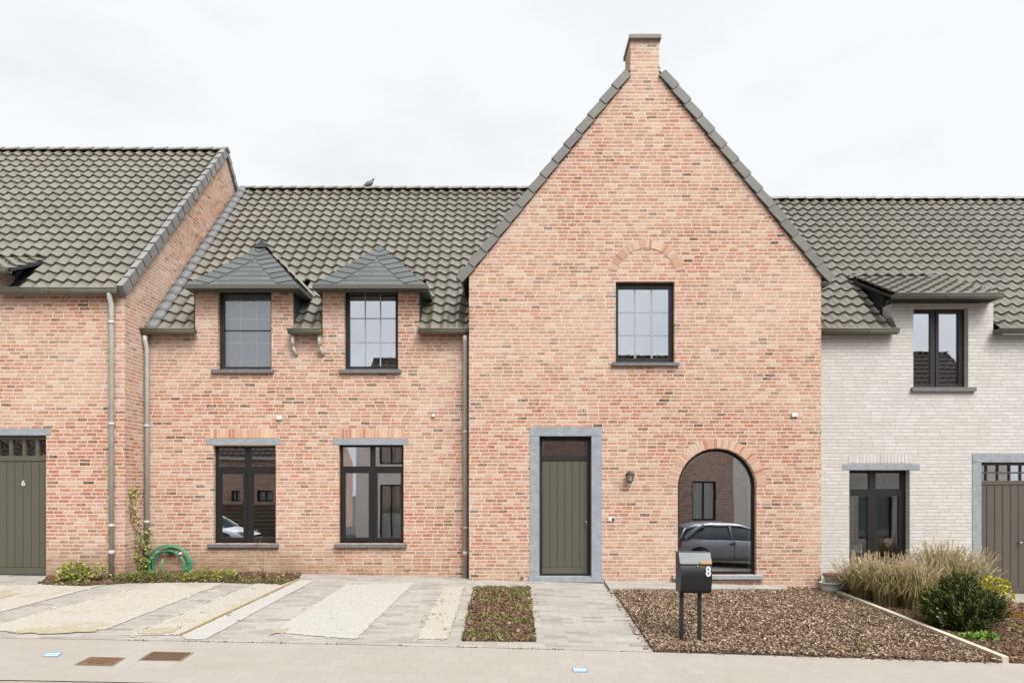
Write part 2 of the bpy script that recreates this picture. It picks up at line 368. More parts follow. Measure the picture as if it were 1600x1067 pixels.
def copy_tree(o, parent=None):
    c = o.copy(); C.objects.link(c); c.parent = parent
    for ch in list(o.children): copy_tree(ch, c)
    return c
def poly(mb, outline, holes, d0, d1, axis='y', r=.5):
    """plate with holes in the x-z (axis y) or y-z (axis x) plane between depths d0 and d1"""
    mk = (lambda a, b, t: (a, t, b)) if axis == 'y' else (lambda a, b, t: (t, a, b))
    loops = [outline]+list(holes); vv = [[Vector((a, b, 0)) for a, b in L] for L in loops]
    tris = tessellate_polygon(vv); flat = [p for L in loops for p in L]
    mb.raw([mk(a, b, d0) for a, b in flat]+[mk(a, b, d1) for a, b in flat],
           [tuple(t) for t in tris]+[tuple(reversed([i+len(flat) for i in t])) for t in tris], r)
    n = len(mb.v)-2*len(flat); off = 0
    for L in loops:
        m = len(L)
        for i in range(m):
            j = (i+1) % m; a, b = n+off+i, n+off+j
            mb.f.append((a, b, b+len(flat), a+len(flat))); mb.r.append(r); mb.sm.append(False); mb.mi.append(0)
        off += m
def fixbuild(mb, name, mat, parent):     # merge doubles then outward normals
    o = mb.build(name, mat, parent, recalc=False)
    bm = bmesh.new(); bm.from_mesh(o.data); bmesh.ops.remove_doubles(bm, verts=bm.verts, dist=1e-5); bmesh.ops.recalc_face_normals(bm, faces=bm.faces); bm.to_mesh(o.data); bm.free()
    return o
def rect(x0, x1, z0, z1): return [(x0, z0), (x1, z0), (x1, z1), (x0, z1)]
def prect(a, b, c, d, D): return rect(PX(a, D), PX(b, D), PZ(d, D), PZ(c, D))   # pixel box x0,x1,ytop,ybottom

# ------------------------------------------------------------------ ground
def sheet(name, pts, off, mat, label=None, cat=None, kind='structure', thick=0, parent=None):
    bm = bmesh.new(); bm.faces.new([bm.verts.new((x, y, 0)) for x, y in pts])
    for x in XL:
        bmesh.ops.bisect_plane(bm, geom=bm.verts[:]+bm.edges[:]+bm.faces[:], plane_co=(x, 0, 0), plane_no=(1, 0, 0), dist=1e-5)
    for y in (-.3, YK, -9.5):
        bmesh.ops.bisect_plane(bm, geom=bm.verts[:]+bm.edges[:]+bm.faces[:], plane_co=(0, y, 0), plane_no=(0, 1, 0), dist=1e-5)
    if thick:
        g = bmesh.ops.extrude_face_region(bm, geom=bm.faces[:]); ev = [e for e in g['geom'] if isinstance(e, bmesh.types.BMVert)]
        for v in ev: v.co.z = 1
    for v in bm.verts:
        v.co.z = gz(v.co.x, v.co.y)+off-(thick if (thick and v.co.z < .5) else 0)
    bmesh.ops.recalc_face_normals(bm, faces=bm.faces)
    me = bpy.data.meshes.new(name); bm.to_mesh(me); bm.free()
    if not thick:
        if me.polygons and me.polygons[0].normal.z < 0: me.flip_normals()
    me.materials.append(mat); o = bpy.data.objects.new(name, me); C.objects.link(o)
    return tag(o, label, cat, None, kind)
sheet('ground', [(-160, -160), (160, -160), (160, 160), (-160, 160)], -.05, asph)
sheet('road', [(-60, -13), (60, -13), (60, YK-.10), (-60, YK-.10)], -.012, road_m)
sheet('pavement', [(-60, YK), (60, YK), (60, YF+.12), (-60, YF+.12)], 0, pave_m)
sheet('kerb', [(-60, YK-.10), (60, YK-.10), (60, YK-.012), (-60, YK-.012)], -.004, cement)
pr0 = G(957, 922); pr1 = G(1022, 1020); kx0 = G(1288, 921); kx1 = G(1571, 1035)
pr1 = (pr1[0], YF)
sheet('driveway', [(-14, YF+.006), (pr1[0], YF+.006), pr0, (PX(1232, DG), G(1232, 915)[1]), (PX(1232, DG), YG), (6, YG+.3), (6, .5), (-14, .5)], .004, drive_m)
def gp(*pp): return [G(a, b) for a, b in pp]
def clampy(pts, lo=YF+.05): return [(x, max(y, lo)) for x, y in pts]
gl = [('A', [(-700, 930), (-200, 915), (165, 914), (0, 957), (-260, 1003), (-900, 1003)], gravel_m),
      ('B', [(0, 975), (240, 912), (348, 912), (165, 984), (60, 987), (-60, 987)], gravel_m),
      ('C', [(225, 985), (400, 912), (440, 915), (465, 907), (283, 992), (200, 994)], gravel_m),
      ('D', [(284, 994), (470, 907), (492, 907), (320, 1000), (290, 1001)], gravel_w),
      ('E', [(540, 914), (647, 911), (556, 999), (425, 989)], gravel_w),
      ('F', [(694, 917), (725, 917), (700, 999), (652, 999)], gravel_m)]
def ragged(q, amp=.025, step=.09):
    o_ = []
    for i in range(len(q)):
        a_, b_ = Vector(q[i]), Vector(q[(i+1) % len(q)]); L_ = (b_-a_).length; k_ = max(1, int(L_/step))
        nn = Vector(((b_-a_).y, -(b_-a_).x)).normalized() if L_ > 1e-6 else Vector((0, 0))
        for t in range(k_): p_ = a_.lerp(b_, t/k_)+(nn*random.gauss(0, amp) if t else Vector((0, 0))); o_.append((p_.x, max(p_.y, YF+.02)))
    return o_
GRAV = []
for n_, pp, mt in gl:
    q = clampy(gp(*pp)); GRAV.append(q); sheet('gravel_strip', ragged(q, .009 if n_ not in 'D' else .006), .012, mt)
sand = gravel_mat('sandy_gravel', [(0, (206, 190, 158)), (.5, (220, 206, 176)), (1, (230, 219, 194))], 70, False)
for pp in ([(10, 988), (60, 983), (120, 980), (158, 981), (150, 988), (110, 990), (60, 992)], [(214, 990), (238, 982), (284, 982), (270, 989), (240, 992)], [(-60, 935), (10, 930), (32, 928), (20, 932), (-40, 941)], [(422, 993), (432, 985), (452, 982), (446, 990)]):
    sheet('sand_patch', ragged(clampy(gp(*pp)), .03, .07), .017, sand)
bed = gp((740, 918), (828, 918), (838, 1003), (722, 1002))
sheet('soil_bed', bed, .014, soil_m, thick=.05)
wallbed = gp((60, 912), (85, 915), (130, 916.5), (200, 911.5), (300, 909.5), (380, 911.5), (440, 913.5), (468, 903.5))+[(PX(470, DM), .05), (-6.6, .05), (-6.6, -.66), (PX(75, DL), -.66)]
sheet('soil_bed', wallbed, .02, soil_m, thick=.05)
chipbed = [pr0, (pr1[0]+.01, YF+.01), (kx1[0]-.04, YF+.01), (kx0[0], kx0[1]), (kx0[0], .1), (PX(1232, DG)+.02, .1), (PX(1232, DG)+.02, G(1232, 919)[1]), (PX(1222, DG), G(1222, 924)[1]-.01)]
sheet('soil_bed', chipbed, .02, soil_m, thick=.05)
rb = [(kx0[0]+.06, kx0[1]), (kx1[0]+.06, YF+.01), (14, YF+.01), (14, .1), (kx0[0]+.06, .1)]
sheet('soil_bed', rb, .016, soil_m, thick=.05)
sheet('doorstep_path', [(8.35, -.95), (13.5, -.95), (13.5, .02), (8.35, .02)], .03, cement)
sheet('path', [(9.3, YF+.02), (13.5, YF+.02), (13.5, -.96), (9.3, -.96)], .024, drive_m)
# terrace slab in front of the arched window
sheet('terrace', [(PX(944, DG), G(944, 924)[1]), (PX(1222, DG), G(1222, 924)[1]), (PX(1232, DG), G(1232, 919)[1]), (PX(1228, DG), YG-.001), (PX(944, DG), YG-.001)], .055, drive_m, thick=.06)
# lawn across the road
sheet('lawn', [(-40, -14), (-7, -14), (-7, -13.01), (-40, -13.01)], .0, grass_m)

# kerb edging between the two beds: concrete edging stones
mb = MB(); a = Vector((*kx0, 0)); b = Vector((*kx1, 0)); n = 5; dv = (b-a)/n; pn = Vector((dv.y, -dv.x, 0)).normalized()*.045
for i in range(n):
    p = a+dv*(i+.003); q = a+dv*(i+.997); rr = random.random()
    for t0, t1 in ((0, .5), (.5, 1)):
        u0 = p.lerp(q, t0); u1 = p.lerp(q, t1)
        base = [u0+pn, u1+pn, u1-pn, u0-pn]
        mb.hexa([(v.x, v.y, gz(v.x, v.y)-.1) for v in base], [(v.x, v.y, gz(v.x, v.y)+.075) for v in base], rr)
tag(mb.build('edging_stones', plain('edging', (214, 202, 182), .9, .2, var=.15, sc=8)), 'straight pale concrete edging between the bark chip bed and the neighbour planting', 'edging')

# ------------------------------------------------------------------ roof pantiles
def tiles(mb, org, u, v, width, length, w=.236, g=.3, excl=None, clip=None, ns=10):
    u = Vector(u).normalized(); v = Vector(v).normalized(); nrm = u.cross(v).normalized()
    if nrm.z < 0: nrm = -nrm
    org = Vector(org); nc = max(1, round(length/g)); g = length/nc; ds = w/ns; ni = int(width/ds+.5)
    for j in range(nc):
        jr = random.random()
        cache = {}
        def P(i, t, k, lift):
            ph = (i % ns)/ns
            h = .026*math.cos(2*PI*ph)+.003*math.cos(4*PI*ph+.9)
            return org+u*(i*ds)+v*(j*g+t)+nrm*(h+lift+tj[k])
        nt_ = ni//ns+2; tj = [random.uniform(-.0015, .0015) for _ in range(nt_)]; tr = [random.random() for _ in range(nt_)]
        run = []
        for i in range(ni+1):
            k = i//ns
            run.append(i)
        vs = []; fs = []
        for i in range(ni):
            k = i//ns; x = org+u*((i+.5)*ds)+v*(j*g+g*.5)
            if excl and excl(x): continue
            T = (0, g*.5, g+.03); Lf = (.036, .02, 0)
            vs = [P(i, T[0], k, Lf[0]-.028), P(i+1, T[0], k, Lf[0]-.028)]
            rr = tr[k]
            mb.face([P(i, 0, k, .006), P(i+1, 0, k, .006), P(i+1, 0, k, .046), P(i, 0, k, .046)], rr*.4)
            cache.setdefault(k, []).append(i)
        for k, idx in cache.items():
            # contiguous run inside one tile, shared verts for smooth shading
            s0 = idx[0]; prev = s0; runs = []
            for q in idx[1:]+[None]:
                if q is None or q != prev+1: runs.append((s0, prev)); s0 = q
                prev = q
            for a_, b_ in runs:
                V = []; nn = b_-a_+2
                for t, l_ in ((0, .046), (g*.5, .025), (g+.03, .003)):
                    for i in range(a_, b_+2): V.append(P(i, t, k, l_))
                Fs = [(r_*nn+i, r_*nn+i+1, (r_+1)*nn+i+1, (r_+1)*nn+i) for r_ in range(2) for i in range(nn-1)]
                mb.raw(V, Fs, tr[k], True)
def verge_run(mb, p0, p1, nseg, across, th, out, drop, inn=.14):
    """stepped verge caps from p0 (low) to p1 (high). across: unit vector out of the gable; th: thickness along it; out/drop: heights above/below the line"""
    p0 = Vector(p0); p1 = Vector(p1); d = (p1-p0)/nseg; across = Vector(across)
    up = across.cross(d).normalized()
    if up.z < 0: up = -up
    for i in range(nseg):
        a_ = p0+d*(i-.06); b_ = p0+d*(i+1.0); r_ = random.random()
        def q(c, o_, s_, e): return c+across*s_+up*(o_+e)
        f0, f1 = th*1.0, 0
        jj = random.uniform(-.003, .003)
        mb.hexa([q(a_, -drop, -inn, .02), q(a_, -drop, th+.014, .02), q(a_, out, th+.014, .022+jj), q(a_, out, -inn, .022+jj)],
                [q(b_, -drop, -inn, 0), q(b_, -drop, th, 0), q(b_, out, th, jj), q(b_, out, -inn, jj)], r_)
def ridge_run(mb, x0, x1, y, z, n, rad=.095):
    L = (x1-x0)/n
    for i in range(n):
        a_ = x0+i*L; b_ = a_+L*1.08; r_ = random.random(); V = []; Fs = []
        for x, rr, dz in ((a_, rad*.92, -.004), (b_, rad*1.05, .012)):
            for k in range(9):
                t = PI*k/8; V.append((x, y-rr*1.15*math.cos(t), z+dz+rr*math.sin(t)*.85))
        for k in range(8): Fs.append((k, k+1, 9+k+1, 9+k))
        Fs.append(tuple(range(9))); Fs.append(tuple(range(17, 8, -1)))
        mb.raw(V, Fs, r_, False)
def gutter(mb, x0, x1, y, ztop, rad=.075):
    V = []; Fs = []; n = 10
    for x in (x0, x1):
        for k in range(n+1):
            t = PI*k/n; V.append((x, y-rad*math.cos(t), ztop-rad*1.15*math.sin(t)))
    for k in range(n): Fs.append((k, k+1, n+1+k+1, n+1+k))
    Fs.append(tuple(range(n+1))); Fs.append(tuple(range(2*n+1, n, -1)))
    mb.raw(V, Fs, .5, True)
    mb.tube([(x0, y-rad, ztop), (x1, y-rad, ztop)], .011, 6)
    mb.box(x0+.002, x1-.002, y+rad+.001, y+rad+.03, ztop-.06, ztop+.01)
    k = x0+.9
    while k < x1-.2: mb.tube([(k, y-rad*1.06*math.cos(t), ztop-rad*1.2*math.sin(t)) for t in [PI*q/8 for q in range(9)]], .006, 4); k += 1.15
def downpipe(name, px, D, ytop, ybot, parent, y0, rad=.042, label=None, hop=True):
    x = PX(px, D-.08); mb = MB(); y = y0-rad-.03
    zt = PZ(ytop, D); zb = gz(x, y)-.01
    pts = [(x, y-.06, zt), (x, y-.06, zt-.08), (x, y, zt-.22), (x, y, zb)] if hop else [(x, y, zt), (x, y, zb)]
    mb.tube(pts, rad, 12)
    z = zb+.9
    while z < zt-.5:
        mb.tube([(x, y, z), (x, y, z+.05)], rad+.007, 12); mb.box(x-.01, x+.01, y+.02, y0+.02, z+.01, z+.04); z += 1.75
    mb.tube([(x, y, zb+.42), (x, y, zb+.5)], rad+.009, 12)
    o = mb.build(name, zinc_l, parent)
    if label: o['label'] = label
    return o

# ------------------------------------------------------------------ windows, doors
def room(parent, x0, x1, z0, z1, y, depth=2.2, mat=None, pad=.35):
    mb = MB(); X0, X1, Z0, Z1 = x0-pad, x1+pad, z0-.25, z1+.2; Y0, Y1 = y, y+depth
    for f in ([(X0,Y1,Z0),(X1,Y1,Z0),(X1,Y1,Z1),(X0,Y1,Z1)], [(X0,Y0,Z0),(X0,Y1,Z0),(X0,Y1,Z1),(X0,Y0,Z1)], [(X1,Y0,Z0),(X1,Y1,Z0),(X1,Y1,Z1),(X1,Y0,Z1)],
              [(X0,Y0,Z0),(X1,Y0,Z0),(X1,Y1,Z0),(X0,Y1,Z0)], [(X0,Y0,Z1),(X1,Y0,Z1),(X1,Y1,Z1),(X0,Y1,Z1)]): mb.face(f)
    return mb.build('room_interior', mat or dark_room, parent, recalc=False)
def window(parent, D, yw, op, panes, sash=(), rec=.10, mat=None, gm=None, sill=None, lintel=None, deep=2.2, tint=None, lab=None, frame_w=True, sillmat=None):
    """op: opening in pixels (x0,x1,ytop,ybot); panes: list of the same; sash: indices of panes that sit in a raised sash"""
    mat = mat or frame_m; gm = gm or glass
    x0, x1, z0, z1 = PX(op[0], D), PX(op[1], D), PZ(op[3], D), PZ(op[2], D); e = .004
    mb = MB(); yf = yw+rec
    holes = [[(a, b) for a, b in prect(*p, D)] for p in panes]
    out_ = rect(x0-.01, x1+.01, z0-.0, z1+.01)
    poly(mb, out_, holes, yf, yf+.07)
    o = fixbuild(mb, 'window', mat, parent)
    for i in sash:
        p = panes[i]; s_ = MB(); q = 4.6
        oo = prect(p[0]-q, p[1]+q, p[2]-q, p[3]+q, D); poly(s_, oo, [holes[i]], yf-.016, yf+.001); fixbuild(s_, 'sash', mat, o)
    for p in panes:
        g = MB(); a, b, c, d = PX(p[0], D), PX(p[1], D), PZ(p[3], D), PZ(p[2], D)
        g.box(a-.004, b+.004, yf+.028, yf+.034, c-.004, d+.004); g.build('pane', gm, o)
        g = MB()  # spacer bar at the edge of the double glazing
        poly(g, rect(a-.003, b+.003, c-.003, d+.003), [rect(a+.009, b-.009, c+.009, d-.009)], yf+.038, yf+.05); fixbuild(g, 'spacer', bar_m, o)
    if sill:
        s_ = MB(); a, b, t, u_ = sill; s_.box(PX(a, D), PX(b, D), yw-.055, yf-.001, PZ(u_, D), PZ(t, D)); s_.build('sill', sillmat or stone_dark, o, bevel=.004)
    if lintel:
        s_ = MB(); a, b, t, u_ = lintel; s_.box(PX(a, D), PX(b, D), yw-.006, yw+.1, PZ(u_, D), PZ(t, D)); s_.build('lintel', stone, o, bevel=.004)
    room(o, x0, x1, z0, z1, yf+.09 if deep else yf+.09, deep)
    if lab: o['label'] = lab
    return o
def hangs(win, D, yw, box, y, mat, bars=None, name='curtain', folds=True):
    a, b, c, d = PX(box[0], D), PX(box[1], D), PZ(box[3], D), PZ(box[2], D); m = MB(); n = 60; V = []
    for i in range(n+1):
        x = a+(b-a)*i/n; yy = y+(.012*math.sin(x*47)+.008*math.sin(x*83+1) if folds else 0)
        V += [(x, yy, c), (x, yy, d)]
    Fs = [(2*i, 2*i+2, 2*i+3, 2*i+1) for i in range(n)]
    m.raw(V, Fs, .5, True); m.build(name, mat, win, recalc=False)
def grille(win, D, yw, box, nx, nz, y, mat=bar_m, t=.02, name='glazing_bars'):
    a, b, c, d = PX(box[0], D), PX(box[1], D), PZ(box[3], D), PZ(box[2], D); m = MB()
    th = .005 if mat is not bar_m else .012
    for i in range(1, nx): x = a+(b-a)*i/nx; m.box(x-t/2, x+t/2, y, y+th, c, d)
    for i in range(1, nz): z = c+(d-c)*i/nz; m.box(a, b, y+.001, y+th-.001, z-t/2, z+t/2)
    m.build(name, mat, win)
def soldier(parent, D, yw, x0, x1, yt, yb, mat=voussoir, mm=mortar, pitch=5.6):
    """row of upright bricks over an opening"""
    m = MB(); m.box(PX(x0, D), PX(x1, D), yw-.0025, yw+.05, PZ(yb, D), PZ(yt, D)); o = m.build('brick_lintel', mm, parent)
    m = MB(); n = max(1, round((x1-x0)/pitch)); s_ = (x1-x0)/n
    for i in range(n):
        a = x0+i*s_; j = random.uniform(-.3, .3)
        m.box(PX(a+.55, D), PX(a+s_-.55, D), yw-.006-random.uniform(0, .003), yw+.04, PZ(yb-.5+j, D), PZ(yt+.5+j, D), random.random())
    m.build('soldier_bricks', mat, o); return o
def arch_ring(parent, D, yw, cx, cy, ri, ro, a0, a1, n, name='brick_arch'):
    def pt(r_, a_): return (PX(cx+r_*math.cos(a_), D), PZ(cy-r_*math.sin(a_), D))
    m = MB(); k = 40; L = [pt(ro, a0+(a1-a0)*i/k) for i in range(k+1)]+[pt(ri, a1-(a1-a0)*i/k) for i in range(k+1)]
    poly(m, L, [], yw-.0025, yw+.03); o = fixbuild(m, name, mortar, parent)
    m = MB()
    for i in range(n):
        b0 = a0+(a1-a0)*(i+.10)/n; b1 = a0+(a1-a0)*(i+.9)/n; y_ = yw-.006-random.uniform(0, .003)
        c4 = [pt(ri+.3, b0), pt(ro-.3, b0), pt(ro-.3, b1), pt(ri+.3, b1)]
        m.hexa([(x, y_, z) for x, z in c4], [(x, yw+.02, z) for x, z in c4], random.random())
    m.build('arch_bricks', voussoir, o); return o
def text_mesh(name, s, size, loc, mat, parent, sx=1, ext=.002, bold=.0):
    cu = bpy.data.curves.new(name, 'FONT'); cu.body = s; cu.size = size; cu.extrude = ext; cu.offset = bold; cu.align_x = 'CENTER'
    t = bpy.data.objects.new(name, cu); C.objects.link(t)
    me = bpy.data.meshes.new_from_object(t.evaluated_get(bpy.context.evaluated_depsgraph_get())) if False else None
    bpy.context.view_layer.update(); dg = bpy.context.evaluated_depsgraph_get(); me = bpy.data.meshes.new_from_object(t.evaluated_get(dg))
    bpy.data.objects.remove(t); me.name = name
    mt = Matrix.Translation(loc) @ Matrix.Rotation(PI/2, 4, 'X') @ Matrix.Diagonal((sx, 1, 1, 1)); me.transform(mt)
    me.materials.clear(); me.materials.append(mat); o = bpy.data.objects.new(name, me); C.objects.link(o); o.parent = parent
    wl = world_loc(parent); o.location = (-wl[0], -wl[1], -wl[2]); return o
def plank_door(parent, D, yw, box, rec, mat, n, bottom=11, grooves=True):
    """box in pixels; vertical planks with a plinth board and frame rails"""
    x0, x1, z0, z1 = PX(box[0], D), PX(box[1], D), PZ(box[3], D), PZ(box[2], D); y = yw+rec; m = MB()
    m.box(x0, x1, y, y+.05, z0, z1)
    zb = z0+bottom*D/F; m.box(x0+.01, x1-.01, y-.008, y+.001, z0+.012, zb)
    s_ = (x1-x0-.02)/n
    for i in range(n):
        a = x0+.01+i*s_; m.box(a+.006, a+s_-.006, y-.010, y+.001, zb+.008, z1-.012)
    return m.build('door', mat, parent, bevel=.002)

# ================================================================== MAIN HOUSE
house = thing('brick_house', 'salmon brick house with tall stepped-verge gable, chimney, slate dormers and arched window', 'house', (2.4, YG, 0))
gb = 913  # pixel below ground at gable base
gable_holes = []
arch_c = (1120.5, 762, 61.5)
ah = [(PX(1059, DG), PZ(898, DG)), (PX(1182, DG), PZ(898, DG))]+[(PX(arch_c[0]+arch_c[2]*math.cos(t), DG), PZ(arch_c[1]-arch_c[2]*math.sin(t), DG)) for t in [PI*i/32 for i in range(33)]]
up_w = (962, 1054, 440, 569)
door_f = (828, 940, 667, 906); door_o = (843, 924, 682, 900)
mb = MB()
zb = -.35
poly(mb, [(PX(733, DG), zb), (PX(1283, DG), zb), (PX(1283, DG), PZ(432, DG)), (PX(1030, DG), PZ(120, DG)), (PX(985, DG), PZ(120, DG)), (PX(733, DG), PZ(432, DG))],
     [prect(*up_w, DG), ah, prect(829, 939, 668, 907, DG)], YG, YG+.3)
gw = fixbuild(mb, 'wall', brick, house); gw['label'] = 'tall pointed salmon brick gable wall with arch'
# side walls of the gable wing
for x in (PX(733, DG), PX(1283, DG)-.3):
    mb = MB(); mb.box(x, x+.3, YG+.301, 7.9, zb, PZ(432, DG)-.05); mb.build('side_wall', brick, house)
# wing wall with dormer fronts
mb = MB(); dz1 = PZ(449, DM); ez = PZ(522.5, DM)
o_ = [(-6.669, zb), (PX(733, DG)-.0, zb), (PX(733, DG), ez), (PX(655, DM), ez), (PX(655, DM), dz1), (PX(504, DM), dz1), (PX(504, DM), ez),
      (PX(458, DM), ez), (PX(458, DM), dz1), (PX(305, DM), dz1), (PX(305, DM), ez), (-6.669, ez)]
w1 = (333, 431, 696, 849); w2 = (529.3, 630.6, 695, 849); d1 = (340, 424, 451, 577); d2 = (538, 622, 451, 577)
poly(mb, o_, [prect(*w1, DM), prect(*w2, DM), prect(*d1, DM), prect(*d2, DM)], YM, YM+.3)
ww = fixbuild(mb, 'wall', brick, house); ww['label'] = 'lower recessed brick wing wall with two wall dormers'

# mid roof plane
EV = Vector((0, 12.42+CAMY, PZ(518, 12.42))); RM = Vector((0, 16.75+CAMY, PZ(297, 16.75)))
msl = (RM-EV); mtan = msl.z/msl.y
def mroof(y): return EV.z+(y-EV.y)*mtan
DORM = []
for (bx0, bx1, px0, px1) in ((305, 458, 290, 466), (504, 655, 490, 666)):
    DORM.append((PX(bx0, DM), PX(bx1, DM), PX(px0, 12.27), PX(px1, 12.27)))
def dorm_excl(x):
    for a, b, c, d in DORM:
        if a-.01 < x.x < b+.01 and x.y < 1.2: return True
        cxm = (c+d)/2; hw = (d-c)/2
        # under the dormer roof (until the valley)
        zz = PZ(445, 12.27)+max(0, hw-abs(x.x-cxm))*1.05
        if abs(x.x-cxm) < hw and x.z < zz-.03 and x.z > PZ(445, 12.27)+.03: return True
    return False
mb = MB()
def ex_mid(p):
    if dorm_excl(p): return True
    # inside the gable wing
    if p.x > PX(733, DG)-.02 and p.y > YG: 
        if p.z < 5.8+ (p.x-PX(733, DG))*1.24-.25: return True
    return False
W_mid = 2.3-(-6.62)
tiles(mb, (-6.60, EV.y, EV.z), (1, 0, 0), msl, W_mid, msl.length, excl=ex_mid)
rf = mb.build('roof', tile, house, recalc=False); rf['label'] = 'mossy grey pantile roof of the recessed wing'
mb = MB(); mb.face([(-6.6, EV.y+.05, EV.z-.06), (2.0, EV.y+.05, EV.z-.06), (2.0, RM.y, RM.z-.05), (-6.6, RM.y, RM.z-.05)])
# underlay slab split round the dormers is not needed above y 1.0
mb = MB(); y1_ = 1.25; mb.face([(-6.6, y1_, mroof(y1_)-.08), (2.0, y1_, mroof(y1_)-.08), (2.0, RM.y, RM.z-.06), (-6.6, RM.y, RM.z-.06)])
mb.face([(-6.6, RM.y, RM.z-.06), (2.0, RM.y, RM.z-.06), (2.0, 8.3, EV.z), (-6.6, 8.3, EV.z)])
xs = [-6.6, DORM[0][0], DORM[0][1], DORM[1][0], DORM[1][1], PX(733, DG)]
for a_, b_ in ((xs[0], xs[1]), (xs[2], xs[3]), (xs[4], xs[5])):
    mb.face([(a_, EV.y+.06, EV.z-.03), (b_, EV.y+.06, EV.z-.03), (b_, y1_, mroof(y1_)-.08), (a_, y1_, mroof(y1_)-.08)])
mb.build('roof_underlay', cheek_m, rf, recalc=False)
mb = MB(); ridge_run(mb, -6.58, 1.2, RM.y, RM.z+.0, 23); mb.build('ridge_tiles', ridge_m, rf)
# lead-dressed edge along the taller neighbour's gable
mb = MB(); p = Vector((-6.60, EV.y, EV.z)); nn = 21
for i in range(nn):
    a_ = p+msl*(i/nn); b_ = p+msl*((i+1.12)/nn); r_ = random.random()
    V = []; up = Vector((0, -math.sin(math.atan(mtan)), math.cos(math.atan(mtan))))
    for q, l_ in ((a_, .05), (b_, .025)):
        for k in range(7):
            t = PI*k/6; V.append(q+Vector((.085-.105*math.cos(t), 0, 0))+up*(l_+.065*math.sin(t)*(1+random.uniform(-.15, .15))))
    mb.raw(V, [(k, k+1, 7+k+1, 7+k) for k in range(6)]+[tuple(range(7)), tuple(range(13, 6, -1))], r_, True)
mb.build('lead_flashing', lead, rf)
# gutters of the wing
gy_ = EV.y-.02; gzt = EV.z+.035
for a_, b_ in ((220, 305), (654, 733), (451, 503.5)): mb = MB(); gutter(mb, PX(a_, 12.42), PX(b_, 12.42), gy_, gzt); go = mb.build('gutter', zinc, house)
for px in (457, 499):
    mb = MB(); x = PX(px, 12.45)
    mb.tube([(x, -.1, gzt-.08), (x, -.1, gzt-.30)], .034, 10); mb.tube([(x, -.1, gzt-.27), (x+.02, -.06, gzt-.38), (x+.05, .02, gzt-.46)], .03, 10); mb.build('gutter_outlet', zinc_l, go)
downpipe('downpipe', 229, DM, 527, 905, house, YM)
downpipe('downpipe', 727, DM, 527, 900, house, YM)

